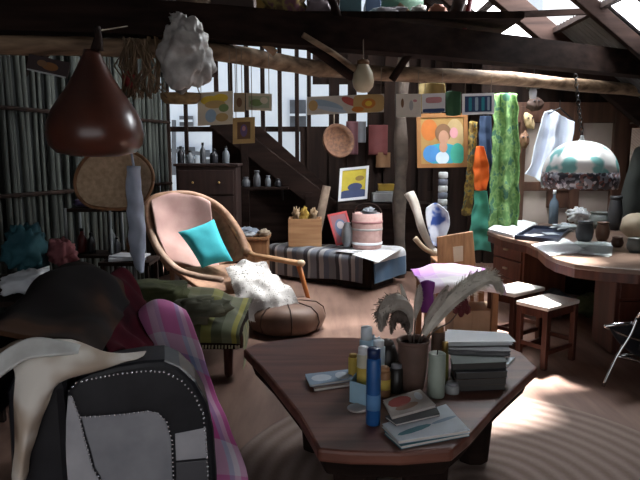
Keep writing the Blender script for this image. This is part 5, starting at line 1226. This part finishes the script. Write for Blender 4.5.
# pendant lamp
ly_ = 4.9
lc_ = at(579, 186, Y=ly_); lr = 35.5 * ly_ / F; lh = at(579, 141, Y=ly_).z - lc_.z
pl_ = thing('pendant_lamp', 'domed white and turquoise glass lamp with a mosaic border hanging over the desk', 'lamp', lc_)
def lampglass():
    m, nt, b = newmat('opal_glass'); L = nt.links
    tc = nt.nodes.new('ShaderNodeTexCoord'); nz = nt.nodes.new('ShaderNodeTexNoise'); nz.inputs['Scale'].default_value = 8; nz.inputs['Detail'].default_value = 1.5
    cr = nt.nodes.new('ShaderNodeValToRGB'); e = cr.color_ramp.elements
    e[0].position, e[0].color = .52, (.86, .88, .88, 1); e[1].position, e[1].color = .60, (.22, .50, .50, 1)
    L.new(tc.outputs['Object'], nz.inputs['Vector']); L.new(nz.outputs['Fac'], cr.inputs['Fac']); L.new(cr.outputs['Color'], b.inputs['Base Color'])
    b.inputs['Roughness'].default_value = .25
    return m
def mosaic():
    m, nt, b = newmat('mosaic_border'); L = nt.links
    tc = nt.nodes.new('ShaderNodeTexCoord'); vo = nt.nodes.new('ShaderNodeTexVoronoi'); vo.inputs['Scale'].default_value = 42
    cr = nt.nodes.new('ShaderNodeValToRGB'); cr.color_ramp.interpolation = 'CONSTANT'; e = cr.color_ramp.elements
    e[0].position, e[0].color = 0, (.03, .03, .04, 1); e[1].position, e[1].color = .45, (.22, .23, .27, 1)
    n = e.new(.7); n.color = (.45, .45, .50, 1); n = e.new(.85); n.color = (.16, .07, .06, 1)
    sp = nt.nodes.new('ShaderNodeSeparateColor'); L.new(vo.outputs['Color'], sp.inputs[0])
    L.new(tc.outputs['Object'], vo.inputs['Vector']); L.new(sp.outputs[0], cr.inputs['Fac']); L.new(cr.outputs['Color'], b.inputs['Base Color']); b.inputs['Roughness'].default_value = .3
    return m
dome = [(lr * math.cos(a_) ** .85 if a_ < 1.56 else .012, lh * (.24 + .76 * math.sin(a_))) for a_ in [math.pi / 2 * k / 14 for k in range(15)]]
obj('shade', MB().lathe(dome, lc_, 40), lampglass(), pl_, smooth=True, solid=.006)
wav = MB(); n = 80; vs = []
for k in range(n):
    a_ = 2 * math.pi * k / n
    for z_, r_ in ((lh * .34, lr * .985), (lh * .16, lr * 1.02), (-.02 + .012 * abs(math.sin(a_ * 10)), lr * .985)):
        vs.append(lc_ + V((r_ * math.cos(a_), r_ * math.sin(a_), z_)))
for k in range(n):
    for j in range(2): wav.f.append((k * 3 + j, ((k + 1) % n) * 3 + j, ((k + 1) % n) * 3 + j + 1, k * 3 + j + 1)); wav.m.append(0)
wav.v = vs
obj('mosaic_border', wav, mosaic(), pl_, smooth=True, solid=.008)
obj('finial', MB().lathe([(.03, lh - .01), (.022, lh + .01), (.012, lh + .03), (.016, lh + .04), (0, lh + .05)], lc_, 16), flat('pale_metal', (.6, .62, .62), .3), pl_, smooth=True)
m_ = MB(); topc = lc_ + V((0, 0, lh + .04)); ltop = 2.16
nl = 14
for k in range(nl):
    c_ = lerp(topc, (topc.x, topc.y + .2, ltop), (k + .5) / nl); hl = (ltop - topc.z) / nl * .62
    m_.tube([c_ + V((math.cos(a_) * .014 * (k % 2), math.cos(a_) * .014 * (1 - k % 2), math.sin(a_) * hl)) for a_ in [2 * math.pi * j / 10 for j in range(11)]], .004, 5)
obj('chain', m_, BLACKIRON, pl_, smooth=True)
obj('socket', MB().lathe([(.02, 0), (.025, .02), (.025, .06), (0, .07)], lc_ + V((0, 0, lh * .7)), 12), BLACKIRON, pl_)
# dark lantern on the rail
c_ = at(533, 92, Y=5.6)
ln = thing('lantern', 'small dark lantern with a pale glass hanging from the log right of the green cloth', 'lantern', c_)
obj('hood', MB().lathe([(.06, .03), (.045, .07), (.015, .10), (0, .105)], c_, 16), BLACKIRON, ln, smooth=True)
obj('glass', MB().lathe([(0, -.06), (.03, -.055), (.035, 0), (.03, .03)], c_, 16), flat('pale_lantern_glass', (.6, .62, .66), .2), ln, smooth=True)
obj('hook', MB().tube([c_ + V((0, 0, .1)), c_ + V((0, 0, .25))], .006, 6), BLACKIRON, ln)

# ================================================================== LOFT CLUTTER
lz_ = 2.547
def loft(px, w_px, py_top, Y, m_, nm, label, cat, kind='blob', seed=0):
    c = at(px, py_top, Y=Y); w_ = w_px * Y / F; h = max(.1, c.z - lz_)
    if kind == 'blob': mb = MB().blob((c.x, Y, lz_ + h / 2), (w_ / 2, .16, h / 2 * 1.02), .3, 2, seed, .7, nu=26, nv=16)
    elif kind == 'roll':
        mb = MB().tube([(c.x - w_ / 2, Y, lz_ + h / 2), (c.x, Y, lz_ + h / 2), (c.x + w_ / 2, Y, lz_ + h / 2)], h / 2, 16)
    else: mb = MB().box((c.x, Y, lz_ + h / 2), (w_, .3, h))
    return single(nm, label, cat, mb, m_, smooth=kind != 'box', bev=.006 if kind == 'box' else 0)
loft(285, 44, -4, 4.85, spots('loft_print', (.14, .09, .05), (.34, .26, .09), (.22, .10, .12), 9), 'cloth_bundle', 'yellow-brown patterned cloth bundle on the loft above the beam', 'bundle', seed=1)
loft(318, 26, -2, 4.9, flat('mauve_cloth', (.26, .20, .22)), 'cloth_bundle', 'mauve cloth bundle right of the patterned one on the loft', 'bundle', seed=2)
loft(350, 20, 2, 4.9, flat('loft_teal', (.13, .24, .27)), 'storage_box', 'small teal box standing on the loft right of the dark upright', 'box', 'box')
loft(388, 40, 8, 4.95, flat('loft_grey', (.36, .33, .35)), 'cloth_bundle', 'grey-white bundle lying on the loft', 'bundle', seed=4)
loft(400, 40, -6, 5.35, flat('loft_green', (.08, .17, .11)), 'rolled_mat', 'dark green roll lying behind the grey-white bundle on the loft', 'mat', 'roll')
loft(437, 20, 12, 4.9, flat('loft_orange', (.38, .15, .09)), 'cloth_bundle', 'rust orange bundle at the right end of the loft', 'bundle', seed=6)
loft(196, 34, -6, 4.9, flat('loft_tan', (.20, .13, .08)), 'cloth_bundle', 'tan bundle at the far left of the loft above the plastic bag', 'bundle', seed=11)
loft(262, 18, -8, 5.2, flat('loft_ochre', (.34, .22, .05)), 'storage_box', 'ochre box left of the patterned bundle on the loft', 'box', 'box')
loft(372, 14, 3, 5.25, flat('loft_blue', (.10, .15, .24)), 'storage_box', 'narrow blue box behind the grey-white bundle on the loft', 'box', 'box')
loft(418, 16, 6, 5.0, flat('loft_pale', (.42, .40, .36)), 'cloth_bundle', 'small pale bundle between the grey-white and rust bundles on the loft', 'bundle', seed=15)
loft(235, 40, 0, 5.0, flat('loft_brown', (.09, .06, .05)), 'storage_box', 'dark brown box at the left of the loft', 'box', 'box')
# ================================================================== LEFT SIDE BEHIND THE ARMCHAIR
# dark bottle rack
ry_ = 5.25
rk = at(106, 225, Y=ry_)
rt = thing('rack', 'dark rack of shelves standing against the reed screen under the woven tray', 'rack', (rk.x, ry_, 0))
rw = 66 * ry_ / F; rtop = at(106, 209, Y=ry_).z
STEEL = flat('grey_steel', (.26, .28, .29), .4, metal=.5)
shz = [.28, at(106, 254, Y=ry_).z, rtop]
for z_ in shz: obj('shelf', MB().box((rk.x, ry_, z_), (rw, .3, .025)), DARKWOOD, rt)
for i in (-1, .32, 1):
    for j in (-1, 1): obj('post', MB().tube([(rk.x + i * rw / 2, ry_ + j * .15, .001), (rk.x + i * rw / 2, ry_ + j * .15, rtop + .02)], .013, 8), STEEL, rt)
z1 = shz[1] + .0135
for px, r, h, m_, lb in ((82, .04, .22, flat('dark_red_glass', (.12, .02, .02), .3), 'dark red bottle at the left of the rack'), (91, .035, .18, JAR3, 'black bottle next to the dark red bottle on the rack'), (112, .035, .24, JAR, 'grey bottle near the middle of the rack'), (117, .03, .14, JAR2, 'small pale jar in the middle of the rack'), (130, .035, .2, flat('brown_glass', (.14, .06, .03), .3), 'brown bottle at the right of the rack')):
    p = at(px, 240, Y=ry_ - .02); bottle('bottle', lb, 'bottle', (p.x, p.y, z1), r, h, m_, group='bottles on the rack')
for k, (px, rx_, m_, lb) in enumerate(((86, .12, flat('violet_cloth', (.07, .05, .12)), 'dark violet cloth folded on the top shelf of the rack, at left'), (122, .14, flat('maroon_cloth', (.10, .03, .03)), 'maroon cloth folded on the top shelf of the rack, at right'))):
    p = at(px, 205, Y=ry_); single('folded_cloth', lb, 'cloth', MB().blob((p.x, ry_, rtop + .055), (rx_, .12, .042), .3, 2.5, k + 50, nu=22, nv=12), m_, smooth=True)
pz_ = [at(112, 262, Y=4.6), at(124, 267, Y=4.55), at(150, 258, Y=4.6), at(138, 251, Y=4.75)]
tb = thing('stand', 'low dark stand holding white papers left of the lounge chair', 'stand', ((pz_[0] + pz_[2]) / 2).xy.to_3d())
zsd = at(130, 262, Y=4.87).z
pc_ = at(130, 259, Z=zsd)
obj('top', MB().box((pc_.x, pc_.y, zsd - .015), (.42, .34, .03)), DARKWOOD, tb)
for i in (-1, 1):
    for j in (-1, 1): obj('leg', MB().box((pc_.x + i * .18, pc_.y + j * .14, (zsd - .03) / 2 + .001), (.03, .03, zsd - .032)), DARKWOOD, tb)
single('paper_stack', 'white papers lying on the low stand left of the lounge chair', 'papers', MB().box((pc_.x - .02, pc_.y, zsd + .012), (.30, .22, .02), .3).box((pc_.x, pc_.y, zsd + .030), (.28, .2, .014), -.2), flat('dull_white', (.55, .57, .60)))
# teal bag, rose and white cushions
def lump(nm, lb, cat, px, py, Y, r, m_, seed, e=.8, amp=.4, rot=0):
    c = at(px, py, Y=Y); return single(nm, lb, cat, MB().blob(c, r, amp, 2.2, seed, e, nu=30, nv=20, Rm=Matrix.Rotation(R(rot), 3, 'Y')), m_, smooth=True)
lb_ = at(25, 268, Y=4.0); zl = lb_.z
bt = thing('bench', 'dark bench along the reed screen behind the armchair', 'bench', (-2.1, 3.9, 0))
obj('seat', MB().bar((-2.5, 3.70, .66), (-1.75, 4.10, .66), .4, .04), DARKWOOD, bt)
for x, y in ((-2.5, 3.85), (-2.36, 3.62), (-1.88, 4.18), (-1.76, 3.98)): obj('leg', MB().box((x, y, .32), (.05, .05, .636)), DARKWOOD, bt)
lump('cloth_bag', 'crumpled teal cloth bag heaped against the reed screen', 'bag', 26, 248, 4.0, (.15, .16, .17), mat('teal_cloth', (.04, .15, .18), (.015, .07, .09), .8, 5), 2)
lump('cushion', 'dusty rose cushion between the teal bag and the armchair back', 'cushion', 62, 252, 4.15, (.10, .12, .11), mat('rose_cotton', (.32, .11, .12), (.22, .07, .08), .85, 5), 3, rot=-20)
lump('cushion', 'white cushion behind the armchair back at the left edge', 'cushion', 28, 281, 3.35, (.17, .14, .07), flat('white_cotton', (.66, .70, .74)), 4, rot=-10)
sb = thing('low_stool', 'low dark stool under the white cushion behind the armchair', 'stool', (at(28, 281, Y=3.35).x, 3.35, 0))
zst = at(28, 281, Y=3.35).z - .085
obj('seat', MB().box((sb.location.x, 3.35, zst - .015), (.34, .3, .03)), DARKWOOD, sb)
for i in (-1, 1):
    for j in (-1, 1): obj('leg', MB().box((sb.location.x + i * .14, 3.35 + j * .12, (zst - .03) / 2 + .001), (.03, .03, zst - .032)), DARKWOOD, sb)
# small things hung on the boards between the posts
for k, (px, py, w_, h_, c3, lb) in enumerate(((352, 138, .10, .22, flat('rose_textile', (.14, .055, .065)), 'small rose-coloured textile hung on the back boards'), (378, 140, .16, .2, flat('red_textile', (.13, .03, .03)), 'dull red textile hung on the back boards left of the bark post'), (383, 160, .12, .1, BRO, 'little brown panel hung below the dull red textile'), (361, 132, .08, .14, flat('grey_textile', (.15, .155, .17)), 'little grey textile hung between the rose and red ones'))):
    c_ = at(px, py, Y=8.2)
    rows = [[c_ + V((dx * w_, -.02 * (i % 2), dz)) for i, dx in enumerate((-.8, -.3, .3, .8))] for dz in (h_, h_ * .3, -h_ * .4, -h_)]
    single('wall_textile', lb, 'textile', MB().sheet(rows, 12, 12, .01, 6, k), c3, solid=.008, smooth=True)
